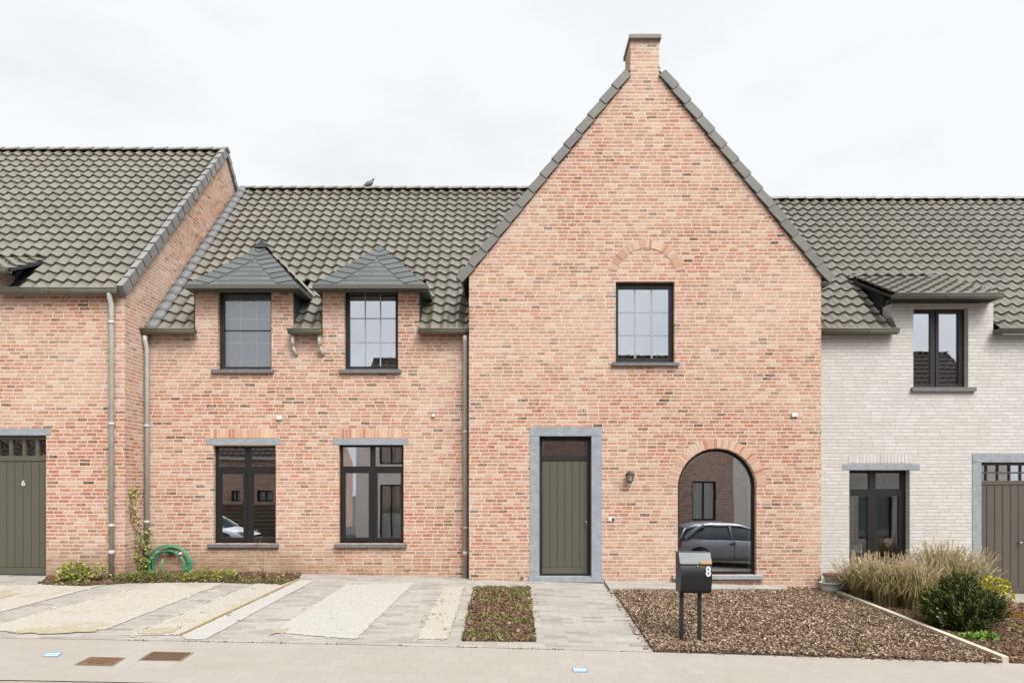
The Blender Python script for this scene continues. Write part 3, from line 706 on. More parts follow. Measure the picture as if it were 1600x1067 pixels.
# slate dormers
def slate_dormer(D0, label, cap):
    a, b, c, d = D0; yf = 12.27+CAMY; ze = PZ(446, 12.27); cx_ = (c+d)/2; hw = (d-c)/2; T = 1.05
    za = ze+hw*T; ya = yf+hw
    yr = EV.y+(za-EV.z)/mtan; ye = EV.y+(ze-EV.z)/mtan
    m = MB()
    def F3(x, s): return Vector((x, yf+s, ze+s*T))       # front slope, s = run from the eave
    nf = Vector((0, -T, 1)).normalized()
    n = 9; sp_ = hw/n
    m.face([F3(c, 0), F3(d, 0), F3(cx_, hw)], .5)
    band = .30
    # inner field, horizontal courses
    for i in range(n-2):
        s0 = i*sp_; s1 = s0+sp_*1.12
        L = c+s0+band; Rr = d-s0-band; L1 = c+s1+band; R1 = d-s1-band
        if R1 <= L1: L1 = R1 = cx_
        if Rr-L < .04: break
        k = max(1, round((Rr-L)/.26)); st = (i % 2)*.5
        cuts = [L]+[L+(Rr-L)*(q+st)/k for q in range(1, k) if 0 < (q+st)/k < 1]+[Rr]
        for q in range(len(cuts)-1):
            u0, u1 = cuts[q]+.002, cuts[q+1]-.002
            v0 = max(L1, min(R1, u0)); v1 = max(L1, min(R1, u1)); l0 = nf*.010; l1 = nf*.003; r_ = random.random()
            P_ = [F3(u0, s0)+l0, F3(u1, s0)+l0, F3(v1, s1)+l1, F3(v0, s1)+l1]
            m.face(P_, r_); m.face([F3(u0, s0), F3(u1, s0), F3(u1, s0)+l0, F3(u0, s0)+l0], 0)
    # bordering slates along both hips
    for sg in (-1, 1):
        e0 = c if sg < 0 else d
        for i in range(n):
            s0 = i*sp_; s1 = min(hw, s0+sp_*1.15); r_ = random.random()
            o0 = e0-sg*s0; o1 = e0-sg*s1
            i0 = o0-sg*band; i1 = o1-sg*band
            if sg*(i0-cx_) < 0: i0 = cx_
            if sg*(i1-cx_) < 0: i1 = cx_
            dr = .07
            si = max(0, s0-dr) if i else 0
            l0 = nf*.022; l1 = nf*.008
            m.face([F3(o0, s0)+l0, F3(i0, si)+l0, F3(i1, max(0, s1-dr))+l1, F3(o1, s1)+l1], r_)
            m.face([F3(o0, s0)+nf*.008, F3(i0, si)+nf*.008, F3(i0, si)+l0, F3(o0, s0)+l0], 0)
    # side slopes
    for sg in (-1, 1):
        e0 = c if sg < 0 else d; ns_ = Vector((sg*T, 0, 1)).normalized()
        for i in range(n):
            s0 = i*sp_; s1 = min(hw, s0+sp_*1.08); r_ = random.random()
            def Q(s, y): return Vector((e0-sg*s, y, ze+s*T))
            yb0 = EV.y+(ze+s0*T-EV.z)/mtan+.03; yb1 = EV.y+(ze+s1*T-EV.z)/mtan+.03
            k = 4
            for q in range(k):
                t0, t1 = q/k, (q+1)/k
                A = Q(s0, yf+s0+(yb0-yf-s0)*t0)+ns_*.024; B = Q(s0, yf+s0+(yb0-yf-s0)*t1-.003)+ns_*.024
                Cc = Q(s1, yf+s1+(yb1-yf-s1)*t1-.003)+ns_*.006; Dd = Q(s1, yf+s1+(yb1-yf-s1)*t0)+ns_*.006
                m.face([A, B, Cc, Dd], random.random()); m.face([A, B, B-ns_*.02, A-ns_*.02], 0)
    o = m.build('dormer_roof', slate, house, recalc=False); o['label'] = label
    # fascia, soffit
    m = MB(); f = .055
    m.box(c-.02, d+.02, yf-.02, yf+.0, ze-f, ze+.012); m.box(c-.02, c, yf+.001, ye+.05, ze-f, ze+.012); m.box(d, d+.02, yf+.001, ye+.05, ze-f, ze+.012)
    m.box(c+.001, d-.001, yf+.001, -.002, ze-f+.004, ze-.006)
    m.box(c+.001, a, 0, ye, ze-f+.004, ze-.006); m.box(b, d-.001, 0, ye, ze-f+.004, ze-.006)
    m.build('fascia', plain('fascia', (104, 102, 96), .6, .3), o)
    # cheeks (dark slate cladding, set behind the brick front)
    for xx in (a-.024, b+.002):
        m = MB(); poly(m, [(.012, mroof(0)-.06), (.012, ze-f), (ye+.1, ze-f), (ye+.1, mroof(ye)-.05)], [], xx, xx+.022, 'x'); fixbuild(m, 'cheek', cheek_m, o)
    # lead valley strips
    for sg in (-1, 1):
        m = MB(); e0 = c-.02 if sg < 0 else d+.02
        A = Vector((e0, ye-.02, ze+.03)); B = Vector((cx_, yr, za+.035)); side = Vector((sg*.05, 0, 0)); u_ = Vector((0, -.02, .025))
        m.hexa([A, A+side, B+side, B], [A+u_, A+side+u_, B+side+u_, B+u_]); m.build('valley_flashing', zinc, o)
    if cap:
        m = MB(); A = Vector((cx_, ya, za)); m.raw([A+Vector(v) for v in [(-.13, -.12, -.06), (.13, -.12, -.06), (.13, .25, -.06), (-.13, .25, -.06), (0, -.05, .11), (0, .25, .11)]],
            [(0, 1, 2, 3), (0, 1, 4), (1, 2, 5, 4), (2, 3, 5), (3, 0, 4, 5)]); m.build('ridge_cap', cheek_m, o)
slate_dormer(DORM[0], 'left slate hipped dormer roof with a small ridge cap', True)
slate_dormer(DORM[1], 'right slate hipped dormer roof without ridge cap', False)

# wing windows
P1 = [(337, 379.5, 699, 728.5), (388.4, 428, 699, 728.5), (341.7, 377.4, 740.5, 840), (391.5, 427, 740.5, 840)]
W1 = window(house, DM, YM, w1, P1, (2, 3), sill=(325, 436, 849.5, 855), lintel=(322, 439, 685, 695), lab='left ground floor window of the wing, four lights')
P2 = [(533.3, 576.6, 698, 728), (584.4, 627, 698, 728), (537, 574.5, 739, 840), (587.6, 625, 739, 840)]
W2 = window(house, DM, YM, w2, P2, (2, 3), sill=(523, 636, 849.5, 855), lintel=(520, 638, 685, 695), lab='right ground floor window of the wing, four lights')
soldier(house, DM, YM, 328, 431, 669.5, 684.5); soldier(house, DM, YM, 528, 632, 669.5, 684.5)
W3 = window(house, DM, YM, d1, [(347, 420, 458, 571.5)], (), mat=frame_b, sill=(331, 428, 577.5, 583.5), gm=glass_up, deep=1.2, lab='left dormer window with grey curtains')
hangs(W3, DM, YM, (344, 423, 455, 575), .26, blind_g); grille(W3, DM, YM, (347, 420, 458, 571), 3, 3, .148, t=.016)
m_ = MB(); m_.box(PX(347, DM), PX(420, DM), .12, .145, PZ(515.2, DM), PZ(513.4, DM)); m_.build('meeting_rail', frame_b, W3)
W4 = window(house, DM, YM, d2, [(544.5, 616.5, 457, 571)], (), mat=frame_m, sill=(530, 627, 577.5, 583.5), gm=glass_mir, deep=1.2, lab='right dormer window mirroring the sky')
grille(W4, DM, YM, (544.5, 616.5, 457, 571), 3, 3, .121, glaz, t=.022)
# gable window
W5 = window(house, DG, YG, up_w, [(967.5, 1047, 449, 558)], (), mat=frame_m, gm=glass_mir, sill=(955.5, 1060.5, 567, 572), deep=1.2, lab='upper gable window mirroring the sky')
grille(W5, DG, YG, (967.5, 1047, 449, 558), 3, 3, YG+.121, glaz, t=.026)
arch_ring(house, DG, YG, 1010, 434, 46, 60, R(12), R(168), 36, 'blind_arch')
# arched window
m = MB(); inn = [(PX(1063.2, DG), PZ(893, DG)), (PX(1177.8, DG), PZ(893, DG))]+[(PX(arch_c[0]+57.3*math.cos(t), DG), PZ(arch_c[1]-57.3*math.sin(t), DG)) for t in [PI*i/32 for i in range(33)]]
outl = [(PX(1058, DG), PZ(898, DG)), (PX(1183, DG), PZ(898, DG))]+[(PX(arch_c[0]+62.3*math.cos(t), DG), PZ(arch_c[1]-62.3*math.sin(t), DG)) for t in [PI*i/32 for i in range(33)]]
poly(m, outl, [inn], YG+.10, YG+.17); AW = fixbuild(m, 'window', frame_m, house); AW['label'] = 'big round-arched ground floor window with one pane'
m = MB(); poly(m, inn, [], YG+.128, YG+.135); fixbuild(m, 'pane', glass, AW)
m = MB(); m.box(PX(1172.5, DG), PX(1176.5, DG), YG+.142, YG+.155, PZ(890, DG), PZ(745, DG)); m.build('spacer', bar_m, AW)
m = MB(); m.box(PX(1050, DG), PX(1192, DG), YG-.07, YG+.099, PZ(904, DG), PZ(898.1, DG)); m.build('sill', stone, AW, bevel=.004)
room(AW, PX(1059, DG), PX(1182, DG), PZ(893, DG), PZ(700, DG), YG+.19, 3.2)
arch_ring(house, DG, YG, arch_c[0], arch_c[1], 62.2, 77.5, R(2), R(178), 40)
# front door with bluestone surround
m = MB(); poly(m, prect(828, 940, 667, 681, DG), [], YG-.012, YG+.2); poly(m, prect(828, 842.8, 681.4, 903, DG), [], YG-.010, YG+.2); poly(m, prect(924.3, 940, 681.4, 903, DG), [], YG-.010, YG+.2)
m.box(PX(826.5, DG), PX(941.5, DG), YG-.03, YG+.2, PZ(909, DG), PZ(900.5, DG))
fr = fixbuild(m, 'door_surround', stone, house)
m = MB(); poly(m, prect(842.6, 924.5, 681, 900.4, DG), [prect(848.5, 920, 688, 711, DG), prect(847, 919.5, 719, 898.5, DG)], YG+.13, YG+.19)
dfm = fixbuild(m, 'door_frame', frame_b, fr)
m = MB(); m.box(PX(848, DG), PX(920.5, DG), YG+.155, YG+.162, PZ(711.5, DG), PZ(687.5, DG)); m.build('transom_pane', glass_wav, fr)
room(fr, PX(848, DG), PX(920, DG), PZ(711, DG), PZ(688, DG), YG+.21, 1.0)
do = plank_door(house, DG, YG, (847.3, 919.2, 719.3, 898.3), .145, door_m, 6, 11)
m = MB(); c_ = (PX(917, DG), YG+.12, PZ(818, DG)); m.box(c_[0]-.018, c_[0]+.018, c_[1]-.0, c_[1]+.014, c_[2]-.05, c_[2]+.05); m.tube([(c_[0], c_[1]+.01, c_[2]+.02), (c_[0], c_[1]-.045, c_[2]+.02)], .016, 12); m.build('handle', steel, do)
# chimney
m = MB(); m.box(PX(985, DG), PX(1030, DG), YG, YG+.56, PZ(120, DG), PZ(63, DG)); ch = m.build('chimney', brick, house)
m = MB(); m.box(PX(983.5, DG-.05), PX(1033.5, DG-.05), YG-.06, YG+.62, PZ(63, DG), PZ(56.5, DG)); m.build('chimney_cap', cement, ch, bevel=.006)
# gable roof slopes
rx = PX(1007.5, DG); rz = PZ(92, DG)+.0; el = PX(733, DG); er = PX(1283, DG); T = (rz-PZ(432, DG))/(rx-el)
m = MB(); v = Vector((rx-(el-.12), 0, (rx-(el-.12))*T)); tiles(m, (el-.12, 7.8, rz+.06-v.z), (0, -1, 0), v, 8.1, v.length-.05)
v2 = Vector((-(er+.12-rx), 0, (er+.12-rx)*T)); tiles(m, (er+.12, YG+.0, rz+.06-v2.z), (0, 1, 0), v2, 8.1, v2.length-.05)
gr = m.build('roof', tile, house, recalc=False); gr['label'] = 'steep pantile roof behind the gable'
m = MB()
for s_ in (-1, 1):
    e_ = el-.1 if s_ < 0 else er+.1
    m.face([(e_, YG+.02, rz-abs(e_-rx)*T), (rx, YG+.02, rz), (rx, 7.9, rz), (e_, 7.9, rz-abs(e_-rx)*T)])
m.build('roof_underlay', cheek_m, gr, recalc=False)
m = MB(); cl = PX(985, DG); zl = PZ(120, DG)
verge_run(m, (el-.10, YG, PZ(432, DG)-.10*T+.02), (cl+.0, YG, zl+.02+.0), 14, (0, -1, 0), .045, .135, .012); m.build('verge_tiles', verge, gr)
crx = PX(1030, DG); m = MB()
verge_run(m, (er+.10, YG, PZ(432, DG)-.10*T+.02), (crx, YG, zl+.02), 14, (0, -1, 0), .045, .135, .012)
m.build('verge_tiles', verge, gr)
# eave gutter of the gable wing, seen end on
for x_, s_ in ((el-.085, -1), (er+.085, 1)):
    m = MB(); z_ = PZ(425, DG) if s_ < 0 else PZ(440, DG)
    V = []; n = 8; r_ = .085
    for y_ in (YG-.03, 1.2 if s_ < 0 else .35):
        for k in range(n+1): t = PI*k/n; V.append((x_-r_*math.cos(t), y_, z_-r_*1.0*math.sin(t)))
    m.raw(V, [(k, k+1, n+1+k+1, n+1+k) for k in range(n)]+[tuple(range(n+1)), tuple(range(2*n+1, n, -1))], .5, True); m.build('eave_gutter', zinc, gr)
# small fixings on the wall
def wallbox(name, px, py, D, yw, w_, h_, mat, lab, parent):
    m = MB(); x, z = PX(px, D), PZ(py, D); m.box(x-w_/2, x+w_/2, yw-.035, yw-.001, z-h_/2, z+h_/2); o = m.build(name, mat, parent, bevel=.006)
    if lab: o['label'] = lab
    return o
wallbox('junction_box', 437, 653, DM, YM, .10, .07, white_m, None, house); wallbox('junction_box', 1241, 648.5, DG, YG, .11, .07, white_m, None, house)
wallbox('junction_box', 677, 649, DM, YM, .06, .05, white_m, None, house)
# vertical weep joints, narrow dark slots low in the wall
for px in (495, 510+62, 590, 637, 702, 1033, 1204): 
    D, yw = (DM, YM) if px < 733 else (DG, YG); x, z = PX(px, D), PZ(892, D); m = MB(); m.box(x-.006, x+.006, yw-.0015, yw+.01, z-.025, z+.025); m.build('weep_slot', black_m, house)
for px, py in ((842, 641), (912, 641), (549, 656), (614, 656), (810, 895), (966, 896)): 
    D, yw = (DM, YM) if px < 733 else (DG, YG); x, z = PX(px, D), PZ(py, D); m = MB(); m.box(x-.006, x+.006, yw-.0015, yw+.01, z-.025, z+.025); m.build('weep_slot', black_m, house)
m = MB(); x, z = PX(955, DG), PZ(811, DG); m.box(x-.055, x+.055, YG-.02, YG-.001, z-.035, z+.035); bell = m.build('doorbell', white_m, house, bevel=.004)
m = MB(); m.box(x+.012, x+.05, YG-.024, YG-.019, z-.025, z+.025); m.build('bell_button', black_m, bell)
m = MB(); m.tube([(PX(816, DG), YG+.01, PZ(901, DG)), (PX(816, DG), YG-.05, PZ(901, DG))], .022, 12); m.build('water_tap', plain('tap', (110, 120, 150), .4, .5), house)
# wall lantern
L0 = (PX(983, DG), YG-.10, PZ(745, DG))
lan = thing('wall_lantern', 'small black lantern mounted on the brick wall right of the front door', 'lamp', (L0[0], YG, L0[2]))
m = MB(); m.lathe([(.004, .10), (.03, .095), (.05, .07), (.085, .045), (.09, .03), (.08, .025)][::-1], L0, 6, smooth=False); m.tube([(L0[0], YG-.005, L0[2]+.06), (L0[0], YG-.06, L0[2]+.11), (L0[0], L0[1], L0[2]+.1)], .01, 8)
m.lathe([(.05, -.085), (.045, -.075), (.02, -.11)][::-1], L0, 6, smooth=False); m.lathe([(.035, -.03), (.035, .03)], (L0[0], YG-.012, L0[2]+.05), 10)
for k in range(6):
    a_ = 2*PI*k/6; m.tube([(L0[0]+.075*math.cos(a_), L0[1]+.075*math.sin(a_), L0[2]+.03), (L0[0]+.045*math.cos(a_), L0[1]+.045*math.sin(a_), L0[2]-.08)], .005, 5)
m.build('frame', black_m, lan)
m = MB(); m.lathe([(.042, -.078), (.072, .03)], L0, 6, smooth=False); m.build('glass_shade', plain('lamp_glass', (200, 190, 170), .2, .5, k=.6), lan)

# ================================================================== LEFT HOUSE
lh = thing('brick_house', 'brick house on the left with number 6 door, pantile roof and tall side gable', 'house', (-9.5, YL, gz(-9.5, YL)))
EL = Vector((0, 11.77+CAMY, PZ(455, 11.77))); RL = Vector((0, 16.05+CAMY, PZ(237, 16.05))); lsl = RL-EL; ltan = lsl.z/lsl.y
XC = PX(195, DL)
m = MB(); ldx = PX(4, DL)
poly(m, [(-13.5, -.2), (XC-.302, -.2), (XC-.302, PZ(456, DL)), (ldx, PZ(456, DL)), (ldx, PZ(424, DL)), (-10.6, PZ(424, DL)), (-10.6, PZ(456, DL)), (-13.5, PZ(456, DL))], [prect(-36, 72, 678, 902, DL)], YL, YL+.3)
fixbuild(m, 'wall', brick, lh)
m = MB(); BY = RL.y+(RL.y-EL.y)
poly(m, [(YL, -.2), (BY, -.2), (BY, EL.z-.02), (RL.y, RL.z-.04), (YL, EL.z-.02-.02)], [], XC, XC-.3, 'x'); sw = fixbuild(m, 'side_wall', brick, lh); sw['label'] = 'brick side gable rising above the wing roof'
def ex_left(p):
    return p.x < PX(12, 11.6) and -10.8 < p.x and p.z < PZ(418, 11.6)+.5*(p.y-(11.6+CAMY)) 
m = MB(); tiles(m, (-13.6, EL.y, EL.z), (1, 0, 0), lsl, 13.6+XC+.02, lsl.length, excl=ex_left); lr = m.build('roof', tile, lh, recalc=False)
m = MB(); m.face([(-13.6, .2, EL.z+(.2-EL.y)*ltan-.08), (XC, .2, EL.z+(.2-EL.y)*ltan-.08), (XC, RL.y, RL.z-.05), (-13.6, RL.y, RL.z-.05)])
m.face([(ldx, EL.y+.1, EL.z-.0), (XC, EL.y+.1, EL.z-.0), (XC, .2, EL.z+(.2-EL.y)*ltan-.08), (ldx, .2, EL.z+(.2-EL.y)*ltan-.08)])
m.face([(-13.6, RL.y, RL.z-.05), (XC, RL.y, RL.z-.05), (XC, BY, EL.z), (-13.6, BY, EL.z)]); m.build('roof_underlay', cheek_m, lr, recalc=False)
m = MB(); ridge_run(m, -13.6, XC+.05, RL.y, RL.z, 20); m.build('ridge_tiles', ridge_m, lr)
m = MB(); verge_run(m, (XC, EL.y-.02, EL.z+.02), (XC, RL.y, RL.z+.02), 20, (1, 0, 0), .05, .065, .11, .05); m.build('verge_tiles', verge_l, lr)
m = MB(); verge_run(m, (XC, BY, EL.z+.02), (XC, RL.y, RL.z+.02), 20, (1, 0, 0), .05, .065, .06, .05); m.build('verge_tiles', verge_l, lr)
m = MB(); gutter(m, ldx+.0, XC-.05, EL.y-.03, EL.z+.03, .085); m.build('gutter', zinc, lh); m = MB(); gutter(m, -13.6, -10.6, EL.y-.03, EL.z+.03, .085); m.build('gutter', zinc, lh)
downpipe('downpipe', 173.5, DL, 458, 905, lh, YL)
# dormer at the picture's edge
yd = 11.6+CAMY; zd = PZ(422, 11.6); xr = PX(12, 11.6); s5 = .5; yb = (zd-s5*yd-EL.z+ltan*EL.y)/(ltan-s5)
m = MB(); v = Vector((0, yb-yd+.1, (yb-yd+.1)*s5)); tiles(m, (-10.75, yd, zd+.02), (1, 0, 0), v, 10.75+xr, v.length, g=.25); dr_ = m.build('dormer_roof', tile, lh, recalc=False)
m = MB(); poly(m, [(YL+.01, zd-.25), (YL+.01, zd+(YL-yd)*s5-.02), (yb, zd+(yb-yd)*s5-.02), (YL+.2, EL.z+(YL+.2-EL.y)*ltan)], [], ldx-.03, ldx-.005, 'x'); poly(m, [(yd, zd-.03), (yd, zd+.01), (yb, zd+(yb-yd)*s5+.01), (yb, zd+(yb-yd)*s5-.05)], [], xr-.02, xr+.02, 'x')
poly(m, [(YL+.01, zd-.25), (YL+.01, zd+(YL-yd)*s5-.02), (yb, zd+(yb-yd)*s5-.02), (YL+.2, EL.z+(YL+.2-EL.y)*ltan)], [], -10.6, -10.57, 'x'); m.face([(-10.7, yd, zd-.03), (xr, yd, zd-.03), (xr, yb, zd+(yb-yd)*s5-.03), (-10.7, yb, zd+(yb-yd)*s5-.03)])
m.build('cheek', cheek_m, dr_, recalc=False)
m = MB(); gutter(m, -10.8, xr+.02, yd-.04, zd+.02); m.build('gutter', zinc, dr_)
# door 6
m = MB(); m.box(-9.9, PX(79.5, DL), YL-.008, YL+.15, PZ(680, DL), PZ(669.5, DL)); ll = m.build('door_lintel', stone, lh, bevel=.004)
d6 = plank_door(lh, DL, YL, (-34, 70.5, 720, 899), .09, door_m, 8, 12)
m = MB(); px_ = [(-20+21.4*i, -20+21.4*i+17.5) for i in range(4)]; px_ = [(-29.6, -8.5), (-7, 10.7), (14.4, 31.5), (35, 52), (56, 71)]
holes = [prect(a_, b_-1.5, 686.5, 711.5, DL) for a_, b_ in px_]
poly(m, prect(-37, 73, 678, 899.8, DL), holes+[prect(-34.2, 70.7, 719.7, 899.4, DL)], YL+.075, YL+.14); df = fixbuild(m, 'door_frame', door_m, lh)
m = MB(); m.box(PX(-35, DL), PX(72, DL), YL+.115, YL+.121, PZ(713, DL), PZ(685, DL)); m.build('transom_pane', glass_wav, df)
room(df, PX(-35, DL), PX(72, DL), PZ(713, DL), PZ(685, DL), YL+.15, 1)
text_mesh('house_number', '6', .135, (PX(31.5, DL), YL+.078, PZ(758.5, DL)), white_m, d6, 1.0, .003, .002)
m = MB(); m.box(PX(-38, DL), PX(74, DL), YL-.04, YL+.2, PZ(906, DL), PZ(900, DL)); m.build('threshold', stone, df)

# ================================================================== RIGHT (WHITE) HOUSE
rh = thing('white_house', 'whitewashed brick house on the right with pantile roof, shed dormer and brown door', 'house', (10.0, YM, gz(10, 0)))
ER = Vector((0, EV.y, EV.z)); RR = Vector((0, RM.y, PZ(313, 16.75))); rsl = RR-ER; rtan = rsl.z/rsl.y
X0 = er+.001; XD0, XD1 = PX(1400, DM), PX(1552, DM); ezr = PZ(522.5, DM); dzr = PZ(474, DM)
rw1 = (1327, 1421.5, 734.5, 885); rw2 = (1427, 1513, 481, 605)
m = MB(); poly(m, [(X0, -.8), (14, -.8), (14, ezr), (XD1, ezr), (XD1, dzr), (PX(1393, DM), dzr), (PX(1393, DM), PZ(494, DM)), (XD0+.02, PZ(512, DM)), (PX(1403, DM), ezr), (X0, ezr)],
     [prect(*rw1, DM), prect(*rw2, DM), prect(1520, 1660, 709, 929, DM)], YM, YM+.3); fixbuild(m, 'wall', white_brick, rh)
XE0, XE1 = PX(1397, 12.3), PX(1560, 12.3); yfd = 12.3+CAMY; zfd = PZ(463, 12.3); s6 = .5; ybd = (zfd-s6*yfd-ER.z+rtan*ER.y)/(rtan-s6)
def ex_r(p):
    if PX(1395, DM) < p.x < XD1+.02 and p.y < .35: return True
    return XE0+.02 < p.x < XE1-.02 and p.z < zfd+s6*(p.y-yfd)+.0
m = MB(); tiles(m, (er-2.6, ER.y, ER.z), (1, 0, 0), rsl, 14-er+2.6, rsl.length, excl=lambda p: ex_r(p) or (p.x < er+.02 and p.z < rz-(p.x-rx)*T-.35)); rr_ = m.build('roof', tile, rh, recalc=False)
m = MB(); y1_ = 1.0; zz_ = lambda y: ER.z+(y-ER.y)*rtan
m.face([(er, y1_, zz_(y1_)-.08), (14, y1_, zz_(y1_)-.08), (14, RR.y, RR.z-.06), (er, RR.y, RR.z-.06)]); m.face([(er-2.5, RR.y, RR.z-.06), (14, RR.y, RR.z-.06), (14, 8.3, ER.z), (er-2.5, 8.3, ER.z)])
for a_, b_ in ((er, PX(1393, DM)), (XD1, 14)): m.face([(a_, ER.y+.06, ER.z-.03), (b_, ER.y+.06, ER.z-.03), (b_, y1_, zz_(y1_)-.08), (a_, y1_, zz_(y1_)-.08)])
m.build('roof_underlay', cheek_m, rr_, recalc=False)
m = MB(); ridge_run(m, er-2.6, 14, RR.y, RR.z, 26); m.build('ridge_tiles', ridge_m, rr_)
m = MB(); gutter(m, er+.01, PX(1402, 12.42), gy_, gzt+.0); m.build('gutter', zinc, rh); m = MB(); gutter(m, PX(1556, 12.42), 14, gy_, gzt); m.build('gutter', zinc, rh)
# shed dormer
m = MB(); v = Vector((0, ybd-yfd+.06, (ybd-yfd+.06)*s6)); tiles(m, (XE0, yfd, zfd+.02), (1, 0, 0), v, XE1-XE0, v.length, g=.24); sdm = m.build('dormer_roof', tile, rh, recalc=False); sdm['label'] = 'low shed dormer roof with pantiles'
m = MB()
poly(m, [(yfd+.02, zfd-.03), (yfd+.02, zfd+.0), (ybd, zfd+(ybd-yfd)*s6-.0), (ybd, zfd+(ybd-yfd)*s6-.06)], [], XE0-.015, XE0+.03, 'x')
poly(m, [(yfd+.02, zfd-.03), (yfd+.02, zfd+.03), (ybd, zfd+(ybd-yfd)*s6+.03), (ybd, zfd+(ybd-yfd)*s6-.06)], [], XE1-.03, XE1+.015, 'x')
for xx in (PX(1395, DM)+.0, XD1-.04): poly(m, [(.301, zz_(0.3)-.1), (.301, zfd+.15), (ybd, zfd+(ybd-yfd)*s6-.02)], [], xx, xx+.03, 'x')
poly(m, [(XE0, zfd-.055), (XE1, zfd-.055), (XE1, zfd-.02), (XE0, zfd-.02)], [], yfd+.02, 0.0, 'y')
fixbuild(m, 'cheek', cheek_m, sdm)
m = MB(); gutter(m, XE0-.02, XE1+.02, yfd-.05, zfd+.025); m.build('gutter', zinc, sdm)
m = MB(); x_ = XE0; m.box(x_-.09, x_+.09, ybd-.1, ybd+.12, zfd+(ybd-yfd)*s6, zfd+(ybd-yfd)*s6+.07); m.build('lead_flashing', lead, sdm); m = MB(); x_ = XE1-.25; m.box(x_-.1, x_+.12, ybd-.02, ybd+.15, zfd+(ybd-yfd)*s6+.04, zfd+(ybd-yfd)*s6+.1); m.build('lead_flashing', lead, sdm)
# windows
PR = [(1327.5, 1364, 739, 763.5), (1374, 1414, 739, 763.5), (1327.5, 1361.5, 775, 874), (1376, 1410.5, 775, 874)]
RW = window(rh, DM, YM, rw1, PR, (), sill=(1322, 1428, 885.5, 891), lintel=(1316, 1437, 725, 734), rec=.13, gm=glass_rw, lab='ground floor window of the white house, four lights')
m = MB()  # white window board, and a cream sheet imitating a reflection in the left pane
m.box(PX(1322, DM), PX(1426, DM), .24, .55, PZ(886, DM), PZ(882, DM)); m.build('window_board', white_m, RW)
hangs(RW, DM, YM, (1326, 1345, 770, 880), .36, plain('cream_reflection_sheet', (216, 206, 186), .9, .1, k=.9)); hangs(RW, DM, YM, (1344, 1349, 770, 850), .34, plain('ochre_curtain', (176, 140, 80), .9, .1))  # the cream one is an added sheet, its colour stands in for reflected light
RW2 = window(rh, DM, YM, rw2, [(1428.5, 1460, 487, 600), (1472.5, 1504.5, 487, 600)], (1,), mat=frame_b, sill=(1423, 1523, 605.5, 612), gm=glass_mir, rec=.12, deep=1.5, lab='two-leaf dormer window of the white house')
hangs(RW2, DM, YM, (1470, 1508, 485, 604), .3, blind_g); pass
m = MB(); m.box(PX(1426, DM), PX(1470, DM), .22, 1.2, PZ(604, DM), PZ(602, DM)); m.build('window_board', white_m, RW2)
soldier(rh, DM, YM, 1326, 1424, 709, 724, voussoir_w, mortar_w)
# door
m = MB(); poly(m, prect(1519, 1662, 708.5, 722, DM), [], YM-.012, YM+.2); poly(m, prect(1519, 1533, 722.4, 926, DM), [], YM-.010, YM+.2); poly(m, prect(1626, 1640, 722.4, 926, DM), [], YM-.010, YM+.2)
m.box(PX(1530, DM), PX(1630, DM), YM-.05, YM+.2, PZ(934, DM), PZ(929.2, DM)); fr3 = fixbuild(m, 'door_surround', stone, rh)
m = MB(); holes = []
gx_ = [1534, 1548, 1566, 1584.5, 1602, 1620]
for i in range(5):
    for (a_, b_) in ((726.5, 737), (739.5, 750.5)): holes.append(prect(gx_[i]+.8, gx_[i+1]-.8, a_, b_, DM))
poly(m, prect(1532.5, 1626.5, 722, 929, DM), holes+[prect(1534.3, 1623.5, 757, 928.5, DM)], YM+.10, YM+.16); dfr = fixbuild(m, 'door_frame', door_b, fr3)
m = MB(); m.box(PX(1533, DM), PX(1624, DM), YM+.13, YM+.136, PZ(751, DM), PZ(726, DM)); m.build('transom_pane', glass, fr3)
room(fr3, PX(1533, DM), PX(1624, DM), PZ(751, DM), PZ(726, DM), YM+.17, 1)
d3 = plank_door(rh, DM, YM, (1534.5, 1623.3, 757.2, 928.3), .115, door_b, 7, 10)
m = MB(); m.tube([(PX(1597, DM), YM+.115, PZ(848, DM)), (PX(1597, DM), YM+.05, PZ(848, DM)), (PX(1603, DM), YM+.05, PZ(848, DM))], .012, 8); m.build('handle', steel, d3)

# ================================================================== PIGEON
pg = Vector((PX(577, 16.75), RM.y-.02, RM.z+.075))
m = MB()
def blob(m, pts, rad, seg=10): m.tube(pts, rad, seg)
m.tube([pg+Vector(v)*.85 for v in [(-.20, 0, .0), (-.14, 0, .02), (-.07, 0, .05), (0, 0, .085), (.06, 0, .12), (.09, 0, .16), (.105, 0, .195), (.125, 0, .21), (.145, 0, .205), (.152, 0, .2)]],
       [.012, .03, .058, .07, .058, .035, .027, .028, .018, .006], 10)
for s_ in (-.02, .02): m.tube([pg+Vector((.0, s_, .05)), pg+Vector((.005, s_, -.0))], .006, 5)
m.tube([pg+Vector((.148, 0, .203)), pg+Vector((.172, 0, .193))], [.006, .001], 5)
tag(m.build('pigeon', plain('feathers', (150, 148, 148), .8, .2, var=.35, sc=18)), 'grey pigeon perched on the roof ridge of the wing', 'bird')

